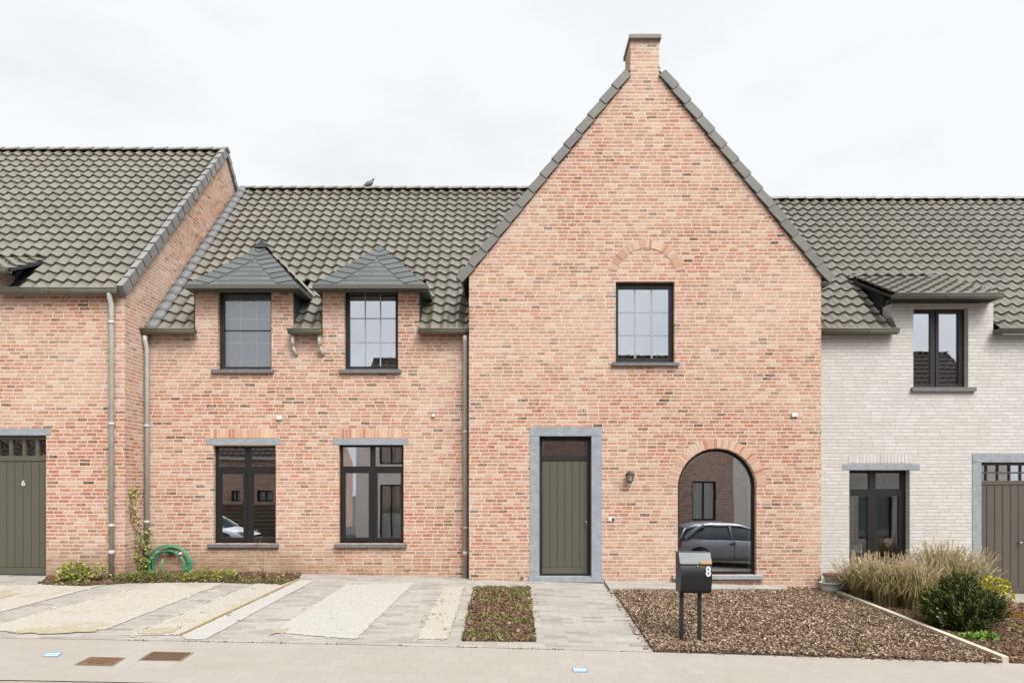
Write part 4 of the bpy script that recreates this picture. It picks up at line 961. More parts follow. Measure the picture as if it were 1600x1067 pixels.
# ================================================================== MAILBOX
bx, by = G(1084, 1004); bz = gz(bx, by); dB = by-CAMY
def mx(px): return PX(px, dB)
def mz(py): return PZ(py, dB)
mail = thing('mailbox', 'black curved letterbox with white 8 on two square posts in bark chips', 'mailbox', (bx, by, bz))
for a_, b_ in ((1063, 1069), (1091.5, 1097)):
    m = MB(); m.box(mx(a_), mx(b_), by+.02, by+.02+.045, bz-.05, mz(924)); m.build('post', black_m, mail, bevel=.003)
m = MB(); x0, x1 = mx(1060.5), mx(1108.5); dep = .26
prof = [(by-.0, mz(864)), (by-.085, mz(879))]+[(by-.115+.0007*(p_-899)**2*.12, mz(p_)) for p_ in range(881, 926, 2)]+[(by-.0, mz(925.5)), (by+dep-.1, mz(925.5)), (by+dep-.1, mz(864))]
n = len(prof); V = [(x0, y, z) for y, z in prof]+[(x1, y, z) for y, z in prof]; m.raw(V, [(i, (i+1) % n, n+(i+1) % n, n+i) for i in range(1, n-3)], .5, True); m.raw(V, [(i, (i+1) % n, n+(i+1) % n, n+i) for i in [0]+list(range(n-3, n))]+[tuple(range(n)), tuple(range(2*n-1, n-1, -1))]); m.build('body', plain('gloss_black', (34, 36, 38), .4, .4), mail)
m = MB(); m.hexa([(x0-.006, by-.006, mz(864)+.0), (x1+.006, by-.006, mz(864)), (x1+.006, by+dep-.09, mz(864)), (x0-.006, by+dep-.09, mz(864))],
                 [(x0-.006, by-.006, mz(864)+.012), (x1+.006, by-.006, mz(864)+.012), (x1+.006, by+dep-.09, mz(864)+.012), (x0-.006, by+dep-.09, mz(864)+.012)])
m.hexa([(x0-.006, by-.094, mz(879)), (x1+.006, by-.094, mz(879)), (x1+.006, by-.084, mz(879)), (x0-.006, by-.084, mz(879))],
       [(x0-.006, by-.012, mz(864)+.01), (x1+.006, by-.012, mz(864)+.01), (x1+.006, by-.002, mz(864)+.01), (x0-.006, by-.002, mz(864)+.01)])
m.build('flap', plain('flap_metal', (72, 76, 80), .4, .4, .1), mail)
m = MB(); xa, xb = mx(1091), mx(1107.5); m.box(xa, xb, by-.106, by-.09, mz(879.0), mz(875)); m.build('name_plate', plain('nameplate', (222, 186, 140), .5, .3), mail)
m = MB(); m.box(x0+.01, x1-.002, by-.1045, by-.09, mz(879.8), mz(879.1)); m.build('slot_trim', plain('brass_trim', (170, 130, 90), .4, .4, .3), mail)
m = MB(); m.tube([(mx(1086), by-.09, mz(883)), (mx(1086), by-.113, mz(883))], .010, 12); m.build('lock', steel, mail)
text_mesh('house_number', '8', .168, (mx(1102.5), by-.119, mz(897.5)), white_m, mail, .78, .004, .006)

# ================================================================== COVERS IN THE PAVEMENT
def cover(name, pts, label, cat, ring, c, group=None):
    q = [Vector((*G(*p), 0)) for p in pts]; cc = sum(q, Vector())/4
    o = thing(name, label, cat, (cc.x, cc.y, gz(cc.x, cc.y)), group)
    def lay(m, k, h0, h1, r=.5):
        v = [cc+(p-cc)*k for p in q]; m.hexa([(p.x, p.y, gz(p.x, p.y)+h0) for p in v], [(p.x, p.y, gz(p.x, p.y)+h1) for p in v], r)
    m = MB(); lay(m, 1.0, -.05, .006); m.build('rim', plain(name+'_rim', (150, 140, 128), .7, .3, .2), o)
    m = MB(); lay(m, .90, .0, .009); 
    for i in range(9):
        for j in range(9):
            if ring and not ((i-4)**2+(j-4)**2 < 13): continue
            u_, w_ = (i+.5)/9, (j+.5)/9; p = (q[0]*(1-u_)+q[1]*u_)*(1-w_)+(q[3]*(1-u_)+q[2]*u_)*w_; p = cc+(p-cc)*.86
            m.box(p.x-.018, p.x+.018, p.y-.018, p.y+.018, gz(p.x, p.y)+.008, gz(p.x, p.y)+.013)
    m.build('lid', plain(name+'_lid', c, .8, .3, .2, var=.35, sc=25, bump=.3), o); return o
cover('manhole_cover', [(115, 1039), (176, 1040.5), (197, 1027.5), (140, 1026)], 'square rusty cast iron cover with round centre pattern in the pavement, nearer one', 'manhole cover', True, (140, 108, 84))
cover('manhole_cover', [(215, 1031.5), (284, 1032.5), (303, 1019.5), (237, 1018)], 'plain rusty square cover in the pavement beside the gravel, studded, framed by pale joints', 'manhole cover', False, (128, 102, 80))
def plate(pts, label, nl):
    q = [Vector((*G(*p), 0)) for p in pts]; cc = sum(q, Vector())/4
    o = thing('marker_plate', label, 'marker plate', (cc.x, cc.y, gz(cc.x, cc.y)), 'blue marker plates in the pavement')
    m = MB(); m.hexa([(p.x, p.y, gz(p.x, p.y)-.02) for p in q], [(p.x, p.y, gz(p.x, p.y)+.006) for p in q]); m.build('plate', plain('blue_enamel', (104, 160, 208), .5, .4), o)
    m = MB()
    for i in range(nl):
        for j in range(2):
            u_, w_ = (i+.7)/(nl+.4), (j+.8)/2.6; p = (q[0]*(1-u_)+q[1]*u_)*(1-w_)+(q[3]*(1-u_)+q[2]*u_)*w_
            m.box(p.x-.012, p.x+.012, p.y-.02, p.y+.02, gz(p.x, p.y)+.005, gz(p.x, p.y)+.009)
    m.build('lettering', white_m, o)
plate([(66, 1026), (90, 1026), (98, 1019.5), (75, 1019.5)], 'blue and white marker plate in the pavement on the left, left of the rusty covers', 5)
plate([(896, 1050), (918, 1050), (916, 1043.5), (894, 1043.5)], 'blue and white marker plate in the pavement below the garden path', 5)

# ================================================================== scatter stuff
def inside(p, pg_):
    x, y = p; c_ = False; n = len(pg_); j = n-1
    for i in range(n):
        xi, yi = pg_[i]; xj, yj = pg_[j]
        if (yi > y) != (yj > y) and x < (xj-xi)*(y-yi)/(yj-yi)+xi: c_ = not c_
        j = i
    return c_
def scatter(name, polyg, n, L, W, mat, label, cat, off=.02, flat=.5, pal=None, near=True, inst=None):
    m = MB(); xs_ = [p[0] for p in polyg]; ys_ = [p[1] for p in polyg]; k = 0
    while k < n:
        x = random.uniform(min(xs_), max(xs_)); y = random.uniform(min(ys_), max(ys_))
        if not inside((x, y), polyg): continue
        k += 1; l_ = L*random.uniform(.5, 1.3); w_ = W*random.uniform(.6, 1.4); t = w_*random.uniform(.3, .7)
        rot = Matrix.Rotation(random.uniform(0, 2*PI), 3, 'Z') @ Matrix.Rotation(random.gauss(0, flat), 3, 'Y') @ Matrix.Rotation(random.gauss(0, flat), 3, 'X')
        c_ = Vector((x, y, gz(x, y)+off+random.uniform(0, L*.45)))
        P_ = [c_+rot @ Vector(v) for v in [(-l_/2, -w_*.3, -t/2), (l_/2, -w_/2, -t/2), (l_/2*.8, w_/2, -t/2), (-l_/2*.9, w_/2, -t/2), (-l_/2, -w_*.3, t/2), (l_/2, -w_/2, t/2), (l_/2*.8, w_/2, t/2), (-l_/2*.9, w_/2, t/2)]]
        m.hexa(P_[:4], P_[4:], min(1, max(0, random.betavariate(1.6, 1.5))))
    o = m.build(name, mat, None, recalc=False); tag(o, label, cat, None, 'stuff'); return o
chip_area = [p for p in chipbed]
scatter('bark_chips', chip_area, 25000, .052, .016, chip_m, 'bed of loose brown bark chips under the arched window', 'bark mulch')
for A_, B_, lb in ((pr0, pr1, 'stray bark chips on the garden path edge'), (pr1, (kx1[0], YF), 'stray bark chips along the pavement edge')):
    scatter('bark_chips', [(A_[0]-.10, A_[1]-.02), (B_[0]-.10, B_[1]-.05), (B_[0], B_[1]+.02), (A_[0], A_[1])], 90, .04, .012, chip_m, lb, 'bark mulch', .006, .2)
scatter('soil_clods', bed, 1600, .045, .03, clod_m, 'small rectangular bed of crumbly brown soil in the paving', 'soil', .012)
scatter('soil_clods', wallbed, 1200, .04, .03, clod_m, 'strip of dark soil along the foot of the brick wing', 'soil', .015)
scatter('soil_clods', [(kx0[0]+.1, kx0[1]), (kx1[0]+.1, YF+.03), (9.3, YF+.03), (9.3, -1), (6.2, -.1)], 5000, .045, .03, clod_m, 'dark mulch and soil of the neighbour planting bed', 'soil', .012)
for q, n_, lb in ((GRAV[5], 500, 'narrow strip of pale loose gravel beside the soil bed'), (GRAV[2], 1500, 'pale gravel with stray pebbles left of the thin edging line'), (GRAV[1], 1500, 'broad pale gravel strip on the left drive'), (GRAV[4], 900, 'widest white gravel panel of the drive below the wing windows')):
    scatter('pebbles', q, n_//2, .015, .013, pebble_m, lb, 'gravel', .008, .3)
for q, n_ in ((GRAV[4], 260), (GRAV[1], 420), (GRAV[2], 420), (GRAV[5], 160), (GRAV[0], 260)):
    cx_ = sum(p[0] for p in q)/len(q); cy_ = sum(p[1] for p in q)/len(q)
    q2 = []
    for i in range(len(q)):
        a_, b_ = Vector(q[i]), Vector(q[(i+1) % len(q)]); L_ = (b_-a_).length; nn = Vector(((b_-a_).y, -(b_-a_).x)).normalized()
        for _ in range(int(n_*L_/12)): q2.append(a_.lerp(b_, random.random())+nn*random.gauss(0, .05))
    m = MB()
    for p_ in q2:
        if p_.y < YF-.25 or p_.x < -13.5: continue
        r_ = random.uniform(.008, .018); z_ = gz(p_.x, p_.y)+.012; k_ = random.random(); V = [(p_.x+r_*math.cos(a2)*(1+.3*k_), p_.y+r_*math.sin(a2), z_) for a2 in (0, 1.26, 2.5, 3.77, 5.03)]+[(p_.x, p_.y, z_+r_*.7)]
        m.raw(V, [(i, (i+1) % 5, 5) for i in range(5)], k_)
    tag(m.build('stray_pebbles', pebble_m), 'stray pale pebbles spilled over the paver edge beside a gravel strip', 'gravel', None, 'stuff')
# thin timber line in the gravel
m = MB(); a_ = Vector((*G(281, 993), 0)); b_ = Vector((*G(467, 906), 0))
for i in range(12):
    p = a_.lerp(b_, i/12); q = a_.lerp(b_, (i+1)/12); w_ = Vector((.015, 0, 0)); m.hexa([(v.x, v.y, gz(v.x, v.y)-.01) for v in (p-w_, p+w_, q+w_, q-w_)], [(v.x, v.y, gz(v.x, v.y)+.028) for v in (p-w_, p+w_, q+w_, q-w_)])
tag(m.build('edging_strip', plain('timber', (186, 168, 128), .9, .1)), 'thin weathered edging strip running through the pale gravel', 'edging')

# ================================================================== plants
def leaf(m, p, d, up, L, W, r):
    s_ = d.cross(up).normalized()*W; m.face([p, p+d*L*.5+s_*.5+up*L*.06, p+d*L, p+d*L*.5-s_*.5+up*L*.06], r)
def rv(): 
    while True:
        v = Vector((random.uniform(-1, 1), random.uniform(-1, 1), random.uniform(-1, 1)))
        if .05 < v.length < 1: return v
def crown(m, blobs, n, L, W, upb=.3):
    tot = sum(b_[3]*b_[4]*b_[5] for b_ in blobs)
    for (cx_, cy_, cz_, rx_, ry_, rz_) in blobs:
        k = int(n*(rx_*ry_*rz_)/tot)
        for _ in range(k):
            v = rv(); v = v.normalized()*(v.length**.35); p = Vector((cx_+v.x*rx_, cy_+v.y*ry_, cz_+v.z*rz_))
            if p.z < gz(p.x, p.y)+.01: continue
            d = (v+rv()*.8+Vector((0, 0, upb))).normalized(); up = (rv()+Vector((0, 0, .6))).normalized()
            leaf(m, p, d, up, L*random.uniform(.6, 1.3), W*random.uniform(.7, 1.2), min(1, max(0, .5*random.random()+.35*noise.noise(p*5)+.3)))
def stems(m, base, blobs, n, r0=.008):
    for _ in range(n):
        b_ = random.choice(blobs); v = rv()*.7; e = Vector((b_[0]+v.x*b_[3], b_[1]+v.y*b_[4], b_[2]+v.z*b_[5])); a = Vector(base)+Vector((random.uniform(-.04, .04), random.uniform(-.04, .04), 0))
        mid = a.lerp(e, .5)+Vector((0, 0, .04)); m.tube([a, mid, e], [r0, r0*.7, r0*.3], 5)
def shrub(name, base, blobs, n, L, W, lm, label, cat='shrub', ns=14, group=None, upb=.3):
    o = thing(name, label, cat, base, group); m = MB(); crown(m, blobs, n, L, W, upb); m.build('foliage', lm, o, recalc=False)
    m = MB(); stems(m, base, blobs, ns); m.build('stems', wood_m, o); return o
def shoots(m, base, blobs, ns_, nl, L, W, mst):
    tot = sum(b_[3]*b_[4]*b_[5] for b_ in blobs)
    for b_ in blobs:
        for _ in range(int(ns_*b_[3]*b_[4]*b_[5]/tot)+3):
            v = rv().normalized(); v.z = abs(v.z)*.9-.25*random.random(); k = random.uniform(.75, 1.18)
            tip = Vector((b_[0]+v.x*b_[3]*k, b_[1]+v.y*b_[4]*k, b_[2]+v.z*b_[5]*k)); root = Vector(base).lerp(tip, .55)+Vector((0, 0, .02)); ax = (tip-root+Vector((0, 0, .12))).normalized()
            sh = random.random()*.5; ln = random.uniform(.16, .30); st_ = tip-ax*ln; mst.tube([st_, tip], [.003, .001], 3, .5, False, False)
            for i in range(nl):
                t = (i+random.random())/nl; q = st_.lerp(tip, t); a = i*2.4; e1 = ax.orthogonal().normalized(); e2 = ax.cross(e1)
                rad = e1*math.cos(a)+e2*math.sin(a); d = (rad*(1.1-.5*t)+ax*(.5+t*.8)).normalized()
                if q.z < gz(q.x, q.y)+.02: continue
                leaf(m, q, d, ax, L*random.uniform(.7, 1.15)*(1-.25*t), W, min(1, sh+random.random()*.4+.25*t*t))
def at(px, py): x, y = G(px, py); return Vector((x, y, gz(x, y)))
# shrubs along the left wall
p = at(118, 911); s_ = (p.y-CAMY)/F
shrub('shrub', p, [(p.x-.02, p.y, p.z+.20, .20, .14, .13), (p.x+.12, p.y+.02, p.z+.12, .12, .1, .1), (p.x-.13, p.y, p.z+.12, .14, .1, .09)], 420, .075, .04, leaf_f, 'small fresh green shrub at the left house wall, beside its downpipe')
p = at(152, 909); shrub('shrub', p, [(p.x, p.y, p.z+.22, .14, .08, .08), (p.x+.1, p.y, p.z+.15, .1, .08, .05)], 110, .06, .03, leaf_f, 'thin sprig with few yellow-green leaves touching the left downpipe', ns=6)
p = at(205, 909); shrub('low_plant', p, [(p.x-.1, p.y, p.z+.06, .22, .1, .07), (p.x+.2, p.y, p.z+.08, .2, .1, .09)], 700, .05, .025, leaf_g, 'low dark green ground plant between the two downpipes', 'plant', 8)
p = at(255, 908); shrub('low_plant', p, [(p.x-.05, p.y+.02, p.z+.06, .2, .08, .08), (p.x+.2, p.y, p.z+.05, .2, .08, .06)], 500, .05, .02, leaf_g, 'low green plant growing under the coiled hose', 'plant', 8)
p = at(305, 909); shrub('low_plant', p, [(p.x, p.y, p.z+.07, .2, .08, .09), (p.x+.18, p.y, p.z+.12, .05, .05, .12)], 280, .06, .03, leaf_f, 'yellow-green weed right of the coiled hose', 'plant', 8)
p = at(352, 909); shrub('shrub', p, [(p.x, p.y, p.z+.09, .2, .1, .1)], 260, .06, .03, leaf_f, 'small leafy shrub below the left window of the wing', 'shrub', 8)
p = at(410, 911); shrub('low_plant', p, [(p.x, p.y, p.z+.02, .42, .08, .04)], 600, .035, .015, leaf_g, 'creeping ground plants at the right end of the wall bed', 'plant', 3)
# bare twigs in front of window
p = at(412, 911); m = MB()
for k in range(6):
    dx = random.uniform(-.18, .12); h = random.uniform(.55, .85); m.tube([p, p+Vector((dx*.4, 0, h*.5)), p+Vector((dx, -.02, h))], [.004, .003, .0015], 4)
    for _ in range(4): q = p+Vector((dx*.8, 0, h*random.uniform(.7, .95))); m.tube([q, q+Vector((random.uniform(-.1, .1), 0, .12))], .0015, 4)
tag(m.build('bare_twigs', wood_m), 'bare thin twigs standing in front of the left window sill', 'plant')
# climber on the corner by downpipe
cl_ = thing('climbing_plant', 'reddish green climber growing up the corner beside the wing downpipe', 'plant', tuple(at(222, 907)))
m = MB(); mf = MB(); yy = -.10
pth = [(222, 905), (224, 880), (218, 860), (220, 830), (212, 805), (211, 780), (212, 757)]
pts = [Vector((-6.60, min(-.08, 6.60*F/(CX-a_)+CAMY), PZ(b_, min(12.47, 6.60*F/(CX-a_))))) for a_, b_ in pth]; m.tube(pts, .005, 5)
pts2 = [Vector((PX(a_, DM-.15), -.15, PZ(b_, DM-.15))) for a_, b_ in [(224, 905), (232, 870), (230, 845), (236, 826)]]; m.tube(pts2, .004, 5)
for ps, n_ in ((pts, 190), (pts2, 110)):
    for _ in range(n_):
        i = random.randrange(len(ps)-1); q = ps[i].lerp(ps[i+1], random.random())+Vector((random.gauss(0, .045), -.03+random.uniform(-.05, .02), random.gauss(0, .05)))
        leaf(mf, q, (rv()+Vector((0, -.5, -.2))).normalized(), rv().normalized(), .06, .04, random.random())
m.build('stems', wood_m, cl_); mf.build('foliage', leaf_f, cl_, recalc=False)
# hose
hz = at(264, 908); hh = thing('garden_hose', 'coiled green garden hose hanging on the wall beside the downpipe', 'hose', tuple(hz))
m = MB(); cxh, czh = PX(265, DM-.1), PZ(881, DM-.1); pts = []
for i in range(260):
    t = i/260*2*PI*7; r_ = .30+.05*math.sin(t*.37)+.02*math.sin(t*1.3)
    pts.append((cxh+r_*1.12*math.cos(t), -.10-.03*math.sin(i*.11), czh+r_*.95*math.sin(t)-.01*math.sin(t*.61)))
m.tube(pts, .0125, 7); m.tube([(cxh-.1, -.14, czh+.1), (cxh-.13, -.15, czh-.05), (cxh-.08, -.16, czh-.2), (cxh+.03, -.18, hz.z+.03)], .0125, 7); m.build('coil', hose_m, hh)
m = MB(); m.tube([(cxh+.18, -.14, czh+.17), (cxh+.24, -.15, czh+.21)], .02, 8); m.build('connector', white_m, hh)
m = MB(); m.box(cxh-.06, cxh+.06, -.12, 0, czh+.2, czh+.24); m.build('bracket', black_m, hh)
# weeds in the small bed
m = MB()
for _ in range(650):
    u_, v_ = random.random(), random.random(); x = bed[0][0]*(1-u_)+bed[1][0]*u_; 
    q0 = Vector(bed[0]).lerp(Vector(bed[1]), u_); q1 = Vector(bed[3]).lerp(Vector(bed[2]), u_); q = q0.lerp(q1, v_)
    edge = (u_ > .6 and v_ < .75) or u_ < .06 or v_ > .96 or v_ < .05 or (v_ > .65 and .1 < u_ < .6)
    if noise.noise(Vector((q.x*4, q.y*4, 0))) < (-.1 if edge else .22): continue
    b_ = Vector((q.x, q.y, gz(q.x, q.y)+.02))
    for _k in range(4): leaf(m, b_+Vector((random.uniform(-.03, .03), random.uniform(-.03, .03), 0)), (rv()*.9+Vector((0, 0, .8))).normalized(), rv().normalized(), random.uniform(.03, .07), .012, random.random())
o = m.build('weeds', leaf_g, None, recalc=False); tag(o, 'sparse green weeds in the rectangular soil bed', 'weeds', None, 'stuff')
m = MB()
for _ in range(420):
    px = random.uniform(150, 1040); x, y = G(px, 1000+ (px-300)*.028); y = YF+random.uniform(-.015, .015)
    if noise.noise(Vector((x*1.5, 0, 3))) < .0: continue
    b_ = Vector((x, y, gz(x, y)))
    for _k in range(2): leaf(m, b_, (rv()+Vector((0, 0, .3))).normalized(), rv().normalized(), random.uniform(.012, .03), .012, random.random())
o = m.build('moss_line', rnd_mat('moss', [(0, (96, 92, 56)), (1, (140, 136, 80))]), None, recalc=False); tag(o, 'moss and tiny weeds in the joint along the plot edge', 'moss', None, 'stuff')

m = MB()
for q, n_ in ((GRAV[5], 16), (GRAV[2], 10), (bed, 50)):
    xs_ = [p[0] for p in q]; ys_ = [p[1] for p in q]
    for _ in range(n_*4):
        x, y = random.uniform(min(xs_)-.08, max(xs_)+.08), random.uniform(min(ys_), max(ys_))
        if y < YF or (q is bed and inside((x, y), q)) or random.random() > .3: continue
        b_ = Vector((x, y, gz(x, y)+.012))
        for _k in range(7): leaf(m, b_+Vector((random.uniform(-.02, .02), random.uniform(-.02, .02), 0)), (rv()+Vector((0, 0, .6))).normalized(), rv().normalized(), random.uniform(.015, .035), .01, random.random())
o = m.build('weeds', leaf_g, None, recalc=False); tag(o, 'tiny weeds growing in the gravel strips and along the soil bed', 'weeds', None, 'stuff')
# ornamental grasses
def grass_clump(px, py, H, Rr, nb, npl, label, lean=0):
    p = at(px, py); o = thing('ornamental_grass', label, 'grass clump', tuple(p), 'ornamental grasses before the white house'); m = MB(); mp_ = MB()
    for _ in range(nb):
        a = random.uniform(0, 2*PI); r0 = random.uniform(0, .2); b_ = p+Vector((r0*math.cos(a), r0*math.sin(a), -.01)); a += random.gauss(0, .5)
        h = H*random.uniform(.35, .8); o_ = Rr*random.uniform(.3, 1.25); bend = random.uniform(.55, .8)
        dr = Vector((math.cos(a)+lean*.3, math.sin(a), 0)); w_ = .0048; sd_ = Vector((-dr.y, dr.x, 0)).normalized()*w_; prev = None; rr = random.random()*.95
        for k in range(6):
            t = k/5; q = b_+dr*o_*t**1.4+Vector((0, 0, h*math.sin(t*PI*bend))); q.z = max(q.z, gz(q.x, q.y)+.01)
            s2 = sd_*(1-t*.85)
            if prev: m.face([prev[0], prev[1], q+s2, q-s2], rr)
            prev = (q-s2, q+s2)
    for _ in range(npl):
        a = random.uniform(0, 2*PI); o_ = Rr*random.uniform(.05, 1.0); h = H*random.uniform(.58, .98)*(1-.22*(o_/Rr)**2); dr = Vector((math.cos(a)+lean*.2, math.sin(a), 0))
        pts = [p+dr*(.12+o_*(t**1.6))+Vector((0, 0, h*t)) for t in (0, .3, .6, .82, 1.0)]; m.tube(pts[:4], [.002, .002, .0018, .0015], 3, .9, False, False)
        A, B = pts[3], pts[4]; ax = (B-A).normalized(); L = random.uniform(.08, .15); B = A+ax*(L+.06); cr_ = random.random()
        for k in range(46):
            t = random.random(); q = A.lerp(B, t); d = (ax*1.2+rv()*.7).normalized(); ln = .04*(1-abs(t-.4)*1.1)
            sd_ = d.cross(rv()).normalized()*.0042; mp_.face([q-sd_, q+sd_, q+d*ln], min(1, max(0, cr_*.5+random.random()*.5)))
    m.build('blades', blade_m, o, recalc=False); mp_.build('plumes', plume_m, o, recalc=False)
grass_clump(1350, 934, .82, .42, 850, 130, 'leftmost feathery grass clump, in front of the white house window', -.6)
grass_clump(1386, 944, .90, .46, 950, 170, 'second feathery grass clump, tallest plumes before the window', 0)
grass_clump(1430, 952, .92, .48, 950, 160, 'third feathery grass clump leaning over the edging left of the dark bush', -.2)
grass_clump(1468, 934, 1.12, .44, 700, 190, 'feathery grass clump with upright plumes behind the dark bush', .1)
grass_clump(1512, 934, .98, .42, 420, 110, 'rightmost feathery grass clump, between the dark bush and the door', .4)
# dark evergreen bush
p = at(1500, 985)
def bl(px, py, rx_, ry_, rz_, dy=0): d = p.y+dy-CAMY; return (PX(px, d), p.y+dy, PZ(py, d), rx_, ry_, rz_)
EB = [(b_[0], b_[1], b_[2]*1.02, b_[3]*1.08, b_[4]*1.05, b_[5]*1.1) for b_ in [bl(1490, 940, .34, .4, .30, .1), bl(1528, 950, .28, .36, .24, .15), bl(1465, 958, .22, .3, .2, .05), bl(1500, 915, .2, .25, .18, .2), bl(1524, 908, .08, .12, .15, .2), bl(1484, 908, .1, .12, .15, .25), bl(1470, 930, .14, .2, .14, .2), bl(1548, 935, .14, .2, .14, .2), bl(1500, 968, .34, .3, .14, 0)]]
eb = thing('evergreen_bush', 'dense dark evergreen bush beside the grasses, the largest shrub', 'bush', tuple(p)); m = MB(); m2 = MB(); shoots(m, p, EB, 520, 20, .085, .024, m2)
crown(m, [(b_[0], b_[1], b_[2], b_[3]*.75, b_[4]*.75, b_[5]*.75) for b_ in EB], 1800, .07, .026, .5); m.build('foliage', leaf_d, eb, recalc=False); stems(m2, p, EB, 40); m2.build('stems', wood_m, eb)
p = at(1548, 948); shrub('yellow_shrub', p, [bl(1550, 915, .26, .22, .13, 0), bl(1562, 930, .2, .2, .13, 0), bl(1535, 922, .18, .2, .12, 0)], 1500, .05, .026, leaf_y, 'bright yellow-green shrub in front of the right door')
p = at(1556, 962); shrub('blush_shrub', p, [bl(1556, 945, .24, .2, .12, 0), bl(1540, 938, .14, .2, .09, 0), bl(1572, 950, .12, .15, .09, 0)], 1300, .045, .02, leaf_p, 'pinkish brown faded shrub right of the dark evergreen bush')
p = at(1528, 1000); shrub('low_plant', p, [(p.x-.09, p.y, p.z+.03, .16, .09, .04), (p.x+.12, p.y+.02, p.z+.03, .14, .09, .04)], 420, .06, .035, leaf_r, 'bright lime green low leafy plant in front of the dark bush', 'plant', 6)
p = at(1585, 965); o = thing('grass_tuft', 'orange-yellow grass tuft at the right picture edge', 'plant', tuple(p)); m = MB()
for _ in range(300):
    a = random.uniform(0, 2*PI); r_ = random.uniform(0, .3); q = p+Vector((r_*math.cos(a)*1.3, r_*math.sin(a)*.6, 0)); leaf(m, q, Vector((random.uniform(-.5, .5), random.uniform(-.5, .5), 1)).normalized(), rv().normalized(), random.uniform(.05, .12), .006, random.random())
m.build('blades', tuft_m, o, recalc=False)
p = at(1585, 987); shrub('low_plant', p, [(p.x, p.y, p.z+.04, .06, .05, .05)], 50, .05, .02, leaf_f, 'small lone green seedling in dark soil near the right edge', 'plant', 3)
p = at(1360, 1018); 
# bush at far right (pink flowers) and seedlings in chips
p = at(1355, 1014); shrub('low_plant', p, [(p.x, p.y, p.z+.04, .05, .05, .03)], 26, .04, .016, leaf_f, 'tiny green weed among the bark chips, midway to the pavement', 'plant', 2)
p = at(1270, 1025); shrub('low_plant', p, [(p.x, p.y, p.z+.03, .05, .03, .02)], 20, .035, .016, leaf_r, 'tiny green weed at the front edge of the bark chips', 'plant', 2)
# pots
def pot(px, py, r_, h_, mat, label, rim):
    p = at(px, py); o = thing('plant_pot', label, 'pot', tuple(p), 'pots at the white house corner'); m = MB()
    m.lathe([(r_*.78, 0), (r_*.9, h_*.5), (r_, h_*.93), (r_*1.06, h_*.94), (r_*1.06, h_), (r_*.95, h_), (r_*.92, h_*.85), (.001, h_*.85)], p, 24); m.build('pot_body', mat, o, recalc=True)
    if rim: m = MB(); m.lathe([(r_*1.1, h_*1.0), (r_*1.12, h_*1.05), (r_*.9, h_*1.06), (.001, h_*1.0)], p, 24); m.build('saucer', rim, o)
pot(1311, 925, .25, .30, plain('grey_pot', (176, 170, 160), .8, .2), 'grey pot with rust-red rim behind the white one at the wall corner', plain('terracotta', (128, 84, 72), .8, .2))
pot(1297, 927, .17, .20, white_m, 'small round white pot next to the edging end', None)
# orchids on the window board (white house)
def orchid(px, pyb, hgt, cols, label, dx):
    b_ = Vector((PX(px, DM+.27), .29, PZ(880, DM+.27))); o = thing('orchid', label, 'potted flower', tuple(b_), 'orchids on the window board')
    m = MB(); m.lathe([(.045, 0), (.06, .11), (.05, .11), (.001, .1)], b_, 14); m.build('pot_body', white_m, o)
    m = MB()
    for k in range(5): a = k*1.26; leaf(m, b_+Vector((0, 0, .1)), Vector((math.cos(a), math.sin(a)*.5, .35)).normalized(), Vector((0, 0, 1)), .16, .05, .4)
    pts = [b_+Vector((0, 0, .1)), b_+Vector((dx*.2, 0, .1+hgt*.6)), b_+Vector((dx*.7, 0, .1+hgt*.95)), b_+Vector((dx*1.3, 0, .1+hgt*.9))]; m.tube(pts, .003, 5); m.build('foliage', leaf_g, o, recalc=False)
    m = MB()
    for k in range(9):
        c_ = pts[1].lerp(pts[3], random.uniform(.45, 1.05))+Vector((random.uniform(-.05, .05), -.02, random.uniform(-.02, .06)))
        for q in range(5): a = q*1.256+random.random(); leaf(m, c_, Vector((math.cos(a), -.25, math.sin(a))), Vector((0, -1, 0)), .046, .042, random.random())
    m.build('blossoms', rnd_mat('petals', cols, .6, .2, k=.9), o, recalc=False)
orchid(1353, 880, .33, [(0, (150, 80, 160)), (1, (196, 130, 204))], 'purple orchid in the left half of the white house window', -.06)
orchid(1392, 880, .33, [(0, (214, 190, 214)), (1, (240, 232, 240))], 'pale pink orchid in the right half of the white house window', -.06)
orchid(1336, 880, .2, [(0, (220, 224, 216)), (1, (240, 244, 236))], 'low white orchid at the left edge of the white house window', .03)

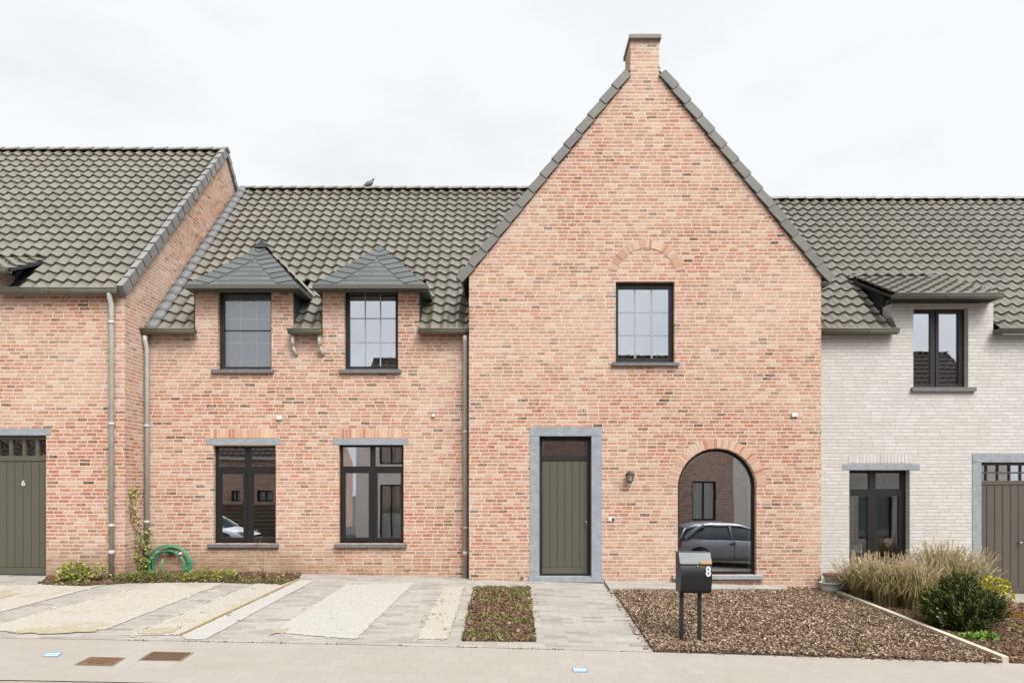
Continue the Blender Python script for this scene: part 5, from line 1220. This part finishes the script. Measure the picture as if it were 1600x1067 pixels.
# ================================================================== ACROSS THE STREET (seen in the glass)
gs = gy(-15)
opp_tile = plain('matt_dark_tile', (96, 84, 80), .95, .05, var=.15, sc=6)
def opp_house(x0, x1, y, eave, ridge, wmat, label, wins, name='brick_house', depth=8):
    xm = (x0+x1)/2; z0 = gz(xm, y)-.6; o = thing(name, label, 'house', (xm, y, gz(xm, y))); m = MB()
    poly(m, rect(x0, x1, z0, eave), [rect(*w_) for w_ in wins], y, y-.3); fixbuild(m, 'wall', wmat, o)
    m = MB()
    for x, s_ in ((x0, .3), (x1, -.3)): poly(m, [(y-.301, z0), (y-depth, z0), (y-depth, eave), (y-depth/2, ridge-.15), (y-.301, eave)], [], x, x+s_, 'x')
    fixbuild(m, 'side_wall', wmat, o)
    m = MB(); v = Vector((0, -(depth/2+.2), ridge-eave+.1)); tiles(m, (x0-.1, y+.2, eave-.1), (1, 0, 0), v, x1-x0+.2, v.length, w=.3, g=.36, ns=6); ro = m.build('roof', opp_tile, o, recalc=False); m = MB(); ridge_run(m, x0-.1, x1+.1, y-depth/2, ridge+.02, max(4, int((x1-x0)/.4))); m.build('ridge_tiles', ridge_m, ro)
    m = MB(); gutter(m, x0, x1, y+.26, eave-.05, .09); m.build('gutter', white_m, o)
    for w_ in wins:
        m = MB(); cx_ = (w_[0]+w_[1])/2; poly(m, rect(w_[0]-.005, w_[1]+.005, w_[2], w_[3]+.005), [rect(w_[0]+.06, cx_-.03, w_[2]+.06, w_[3]-.06), rect(cx_+.03, w_[1]-.06, w_[2]+.06, w_[3]-.06)], y-.12, y-.18)
        wo = fixbuild(m, 'window', frame_m, o); m = MB(); m.box(w_[0]+.03, w_[1]-.03, y-.17, y-.16, w_[2]+.03, w_[3]-.03); m.build('pane', glass_up, wo)
        m = MB(); n = 40; V = []
        for i in range(n+1): x = w_[0]+(w_[1]-w_[0])*i/n; V += [(x, y-.27+.02*math.sin(x*30), w_[2]), (x, y-.27+.02*math.sin(x*30), w_[3])]
        m.raw(V, [(2*i, 2*i+2, 2*i+3, 2*i+1) for i in range(n)], .5, True); m.build('curtain', plain('green_grey_curtain', (190, 205, 198), .9, .1, k=1.0), wo, recalc=False)
    return o
DO = 14.5+12.4
def ox(px): return (px-CX)*DO/F
def oz(py): return CAMZ+(HY-py)*DO/F
opp_house(ox(553), 1.2, -14.5, 4.2, 7.5, white_opp, 'white painted house across the street, behind the camera', [(ox(590), ox(626), oz(850), oz(757)), (-2.6, -1.4, -.2, 1.7), (ox(590), ox(626), 2.6, 3.8)], 'white_house')
opp_house(1.21, ox(1143), -14.5, 4.2, 7.5, brown_brick, 'brown brick house across the street with curtained window', [(ox(1079), ox(1117), oz(812), oz(752)), (2.2, 3.6, -.3, 1.7), (3, 4.4, 2.5, 3.8)])
opp_house(ox(1143)+.01, 20, -14.5, 4.4, 7.8, white_opp, 'pale house across the street, rightmost of the opposite row', [(11, 12.2, -.4, 1.6), (14, 15.4, -.4, 1.6)], 'white_house')
opp_house(-30, -9.2, -19.5, 3.1, 5.6, brown_brick, 'low brown brick bungalow across the street behind a fence', [(ox(360)*1.2, ox(375)*1.2, 1.0, 1.5), (ox(402)*1.2, ox(425)*1.2, 1.0, 1.5)])
m = MB()
for i in range(9): z_ = gs+.15+i*.17; m.box(-30, -7.5, -17.03, -17.0, z_, z_+.15)
for i in range(12): x = -30+i*2.04; m.box(x, x+.09, -17.1, -17.03, gs-.1, gs+1.75)
fo = tag(m.build('wooden_fence', plain('fence_wood', (110, 98, 84), .9, .2)), 'brown board fence across the street, behind the lawn', 'fence')
sheet('verge_grass', [(-40, -19), (-7, -19), (-7, -14.01), (-40, -14.01)], .0, grass_m)

# parked cars seen in the reflections
def car(x_rear, yc, sgn, paint, label, H=1.45):
    Lc = 4.25; xm = x_rear+sgn*Lc/2; zb_ = gz(xm, yc); o = thing('parked_car', label, 'car', (xm, yc, zb_), 'cars parked across from the houses')
    # stations along the car from rear (0) to nose (1): x, sill z, belt z, half width
    st = [(0, .42, .86, .70), (.03, .30, .92, .80), (.12, .24, .95, .86), (.3, .22, .93, .875), (.5, .22, .90, .88), (.68, .22, .87, .875), (.8, .24, .80, .86), (.92, .28, .70, .82), (.98, .34, .60, .72), (1, .42, .52, .62)]
    m = MB(); V = []; nb = 9
    for t, zs, zbt, hw in st:
        x = x_rear+sgn*Lc*t
        for (yy_, zz) in [(-hw*.93, zs), (-hw, zs+.15), (-hw, (zs+zbt)/2+.05), (-hw*.95, zbt-.04), (-hw*.8, zbt), (hw*.8, zbt), (hw*.95, zbt-.04), (hw, (zs+zbt)/2+.05), (hw, zs+.15), (hw*.93, zs)]: V.append((x, yc+yy_, zb_+zz))
    n = 10; Fs = [(i*n+k, i*n+k+1, (i+1)*n+k+1, (i+1)*n+k) for i in range(len(st)-1) for k in range(n-1)]+[(i*n+n-1, i*n, (i+1)*n, (i+1)*n+n-1) for i in range(len(st)-1)]+[tuple(range(n)), tuple(range((len(st)-1)*n+n-1, (len(st)-1)*n-1, -1))]
    m.raw(V, Fs, .5, True); m.build('body', paint, o)
    gsn = [(.02, .93, .0, .78), (.07, .93, .38, .73), (.16, .93, .49, .70), (.29, .92, .54, .69), (.41, .91, .55, .69), (.52, .90, .51, .70), (.61, .885, .40, .71), (.69, .86, .24, .73), (.77, .83, .0, .76)]
    m = MB(); mr_ = MB(); V = []; V2 = []
    for t, z1_, hh_, hw in gsn:
        x = x_rear+sgn*Lc*t
        for (yy_, zz) in [(-hw*1.06, z1_), (-hw*.86, z1_+hh_*.92), (-hw*.6, z1_+hh_*.98), (hw*.6, z1_+hh_*.98), (hw*.86, z1_+hh_*.92), (hw*1.06, z1_)]: V.append((x, yc+yy_, zb_+zz))
    n = 6; m.raw(V, [(i*n+k, i*n+k+1, (i+1)*n+k+1, (i+1)*n+k) for i in range(len(gsn)-1) for k in range(n-1)], .5, True); m.build('windows', CARG, o)
    V = []
    for t, z1_, hh_, hw in gsn[1:7]:
        x = x_rear+sgn*Lc*t
        for (yy_, zz) in [(-hw*.90, z1_+hh_*.86), (-hw*.86, z1_+hh_*.95), (-hw*.55, z1_+hh_*1.03), (hw*.55, z1_+hh_*1.03), (hw*.86, z1_+hh_*.95), (hw*.90, z1_+hh_*.86)]: V.append((x, yc+yy_, zb_+zz))
    m = MB(); m.raw(V, [(i*n+k, i*n+k+1, (i+1)*n+k+1, (i+1)*n+k) for i in range(5) for k in range(n-1)]+[tuple(range(n)), tuple(range(5*n+n-1, 5*n-1, -1))], .5, True)
    for s2 in (-1, 1):
        for ta, tb in ((.02, .07), (.61, .69), (.69, .77)):
            ga = [g_ for g_ in gsn if g_[0] == ta][0]; gb_ = [g_ for g_ in gsn if g_[0] == tb][0]
            P_ = [(x_rear+sgn*Lc*g_[0], yc+s2*(g_[3]*(1.06 if g_[2] == 0 else .88)+.012), zb_+g_[1]+g_[2]*.92) for g_ in (ga, gb_)]; m.tube(P_, .035, 6)
        m.tube([(x_rear+sgn*Lc*.44, yc+s2*.745, zb_+.9), (x_rear+sgn*Lc*.42, yc+s2*.62, zb_+1.42)], .035, 6)
        m.tube([(x_rear+sgn*Lc*.06, yc+s2*.81, zb_+.93), (x_rear+sgn*Lc*.16, yc+s2*.70, zb_+1.28), (x_rear+sgn*Lc*.22, yc+s2*.64, zb_+1.40)], .07, 6)
    m.build('roof', paint, o)
    for t in (.17, .80):
        for s2 in (-1, 1):
            xw = x_rear+sgn*Lc*t; yw_ = yc+s2*.79; m = MB(); sg = []
            m.tube([(xw, yw_-.11, zb_+.31), (xw, yw_+.11, zb_+.31)], .31, 24); wo = m.build('wheel', rubber, o)
            m = MB(); m.tube([(xw, yw_+s2*.095, zb_+.31), (xw, yw_+s2*.118, zb_+.31)], .07, 12)
            for k in range(6): a = k*PI/3; m.tube([(xw, yw_+s2*.112, zb_+.31), (xw+.19*math.cos(a), yw_+s2*.112, zb_+.31+.19*math.sin(a))], .025, 6)
            m.tube([(xw+.2*math.cos(k*PI/12), yw_+s2*.112, zb_+.31+.2*math.sin(k*PI/12)) for k in range(25)], .018, 6); m.build('rim', steel, wo)
            m = MB(); V = []
            m.tube([(xw+.36*math.cos(a), yw_+s2*.085, zb_+.31+.36*math.sin(a)) for a in [PI*k/12 for k in range(13)]], .03, 6); m.build('wheel_arch', rubber, o)
    for s2 in (-1, 1):
        m = MB(); x = x_rear; m.box(min(x, x+sgn*.14), max(x, x+sgn*.14), yc+s2*.70-.10, yc+s2*.70+.13, zb_+.68, zb_+.86); m.build('tail_light', plain('tail_red', (200, 36, 40), .3, .5), o, bevel=.03)
        m = MB(); x = x_rear+sgn*Lc*.96; m.box(min(x, x-sgn*.3), max(x, x-sgn*.3), yc+s2*.62-.14, yc+s2*.62+.14, zb_+.56, zb_+.70); m.build('headlight', steel, o, bevel=.03)
        m = MB(); m.box(min(x_rear+sgn*1.75, x_rear+sgn*1.93), max(x_rear+sgn*1.75, x_rear+sgn*1.93), yc+s2*.875-.02, yc+s2*.875+.02, zb_+.78, zb_+.805); m.build('door_handle', rubber, o)
        m = MB(); m.box(x_rear+sgn*1.9-.005, x_rear+sgn*1.9+.005, yc+s2*.872-.01, yc+s2*.872+.012, zb_+.3, zb_+.9); m.build('door_gap', rubber, o)
    return o
CARG = plain('car_glass', (58, 70, 72), .08, .8)
cp = plain('grey_paint', (176, 176, 184), .3, .6, .2, var=.03); wp = plain('white_paint', (226, 228, 230), .3, .6, var=.02, k=.8)
D_c = 12.25+10.6
car((1056-CX)*D_c/F, -11.3, 1, cp, 'dark grey hatchback parked to the right, mirrored in the arched window')
car((379-CX)*D_c/F-4.25, -11.3, 1, wp, 'white car parked to the left, mirrored in the left wing window')
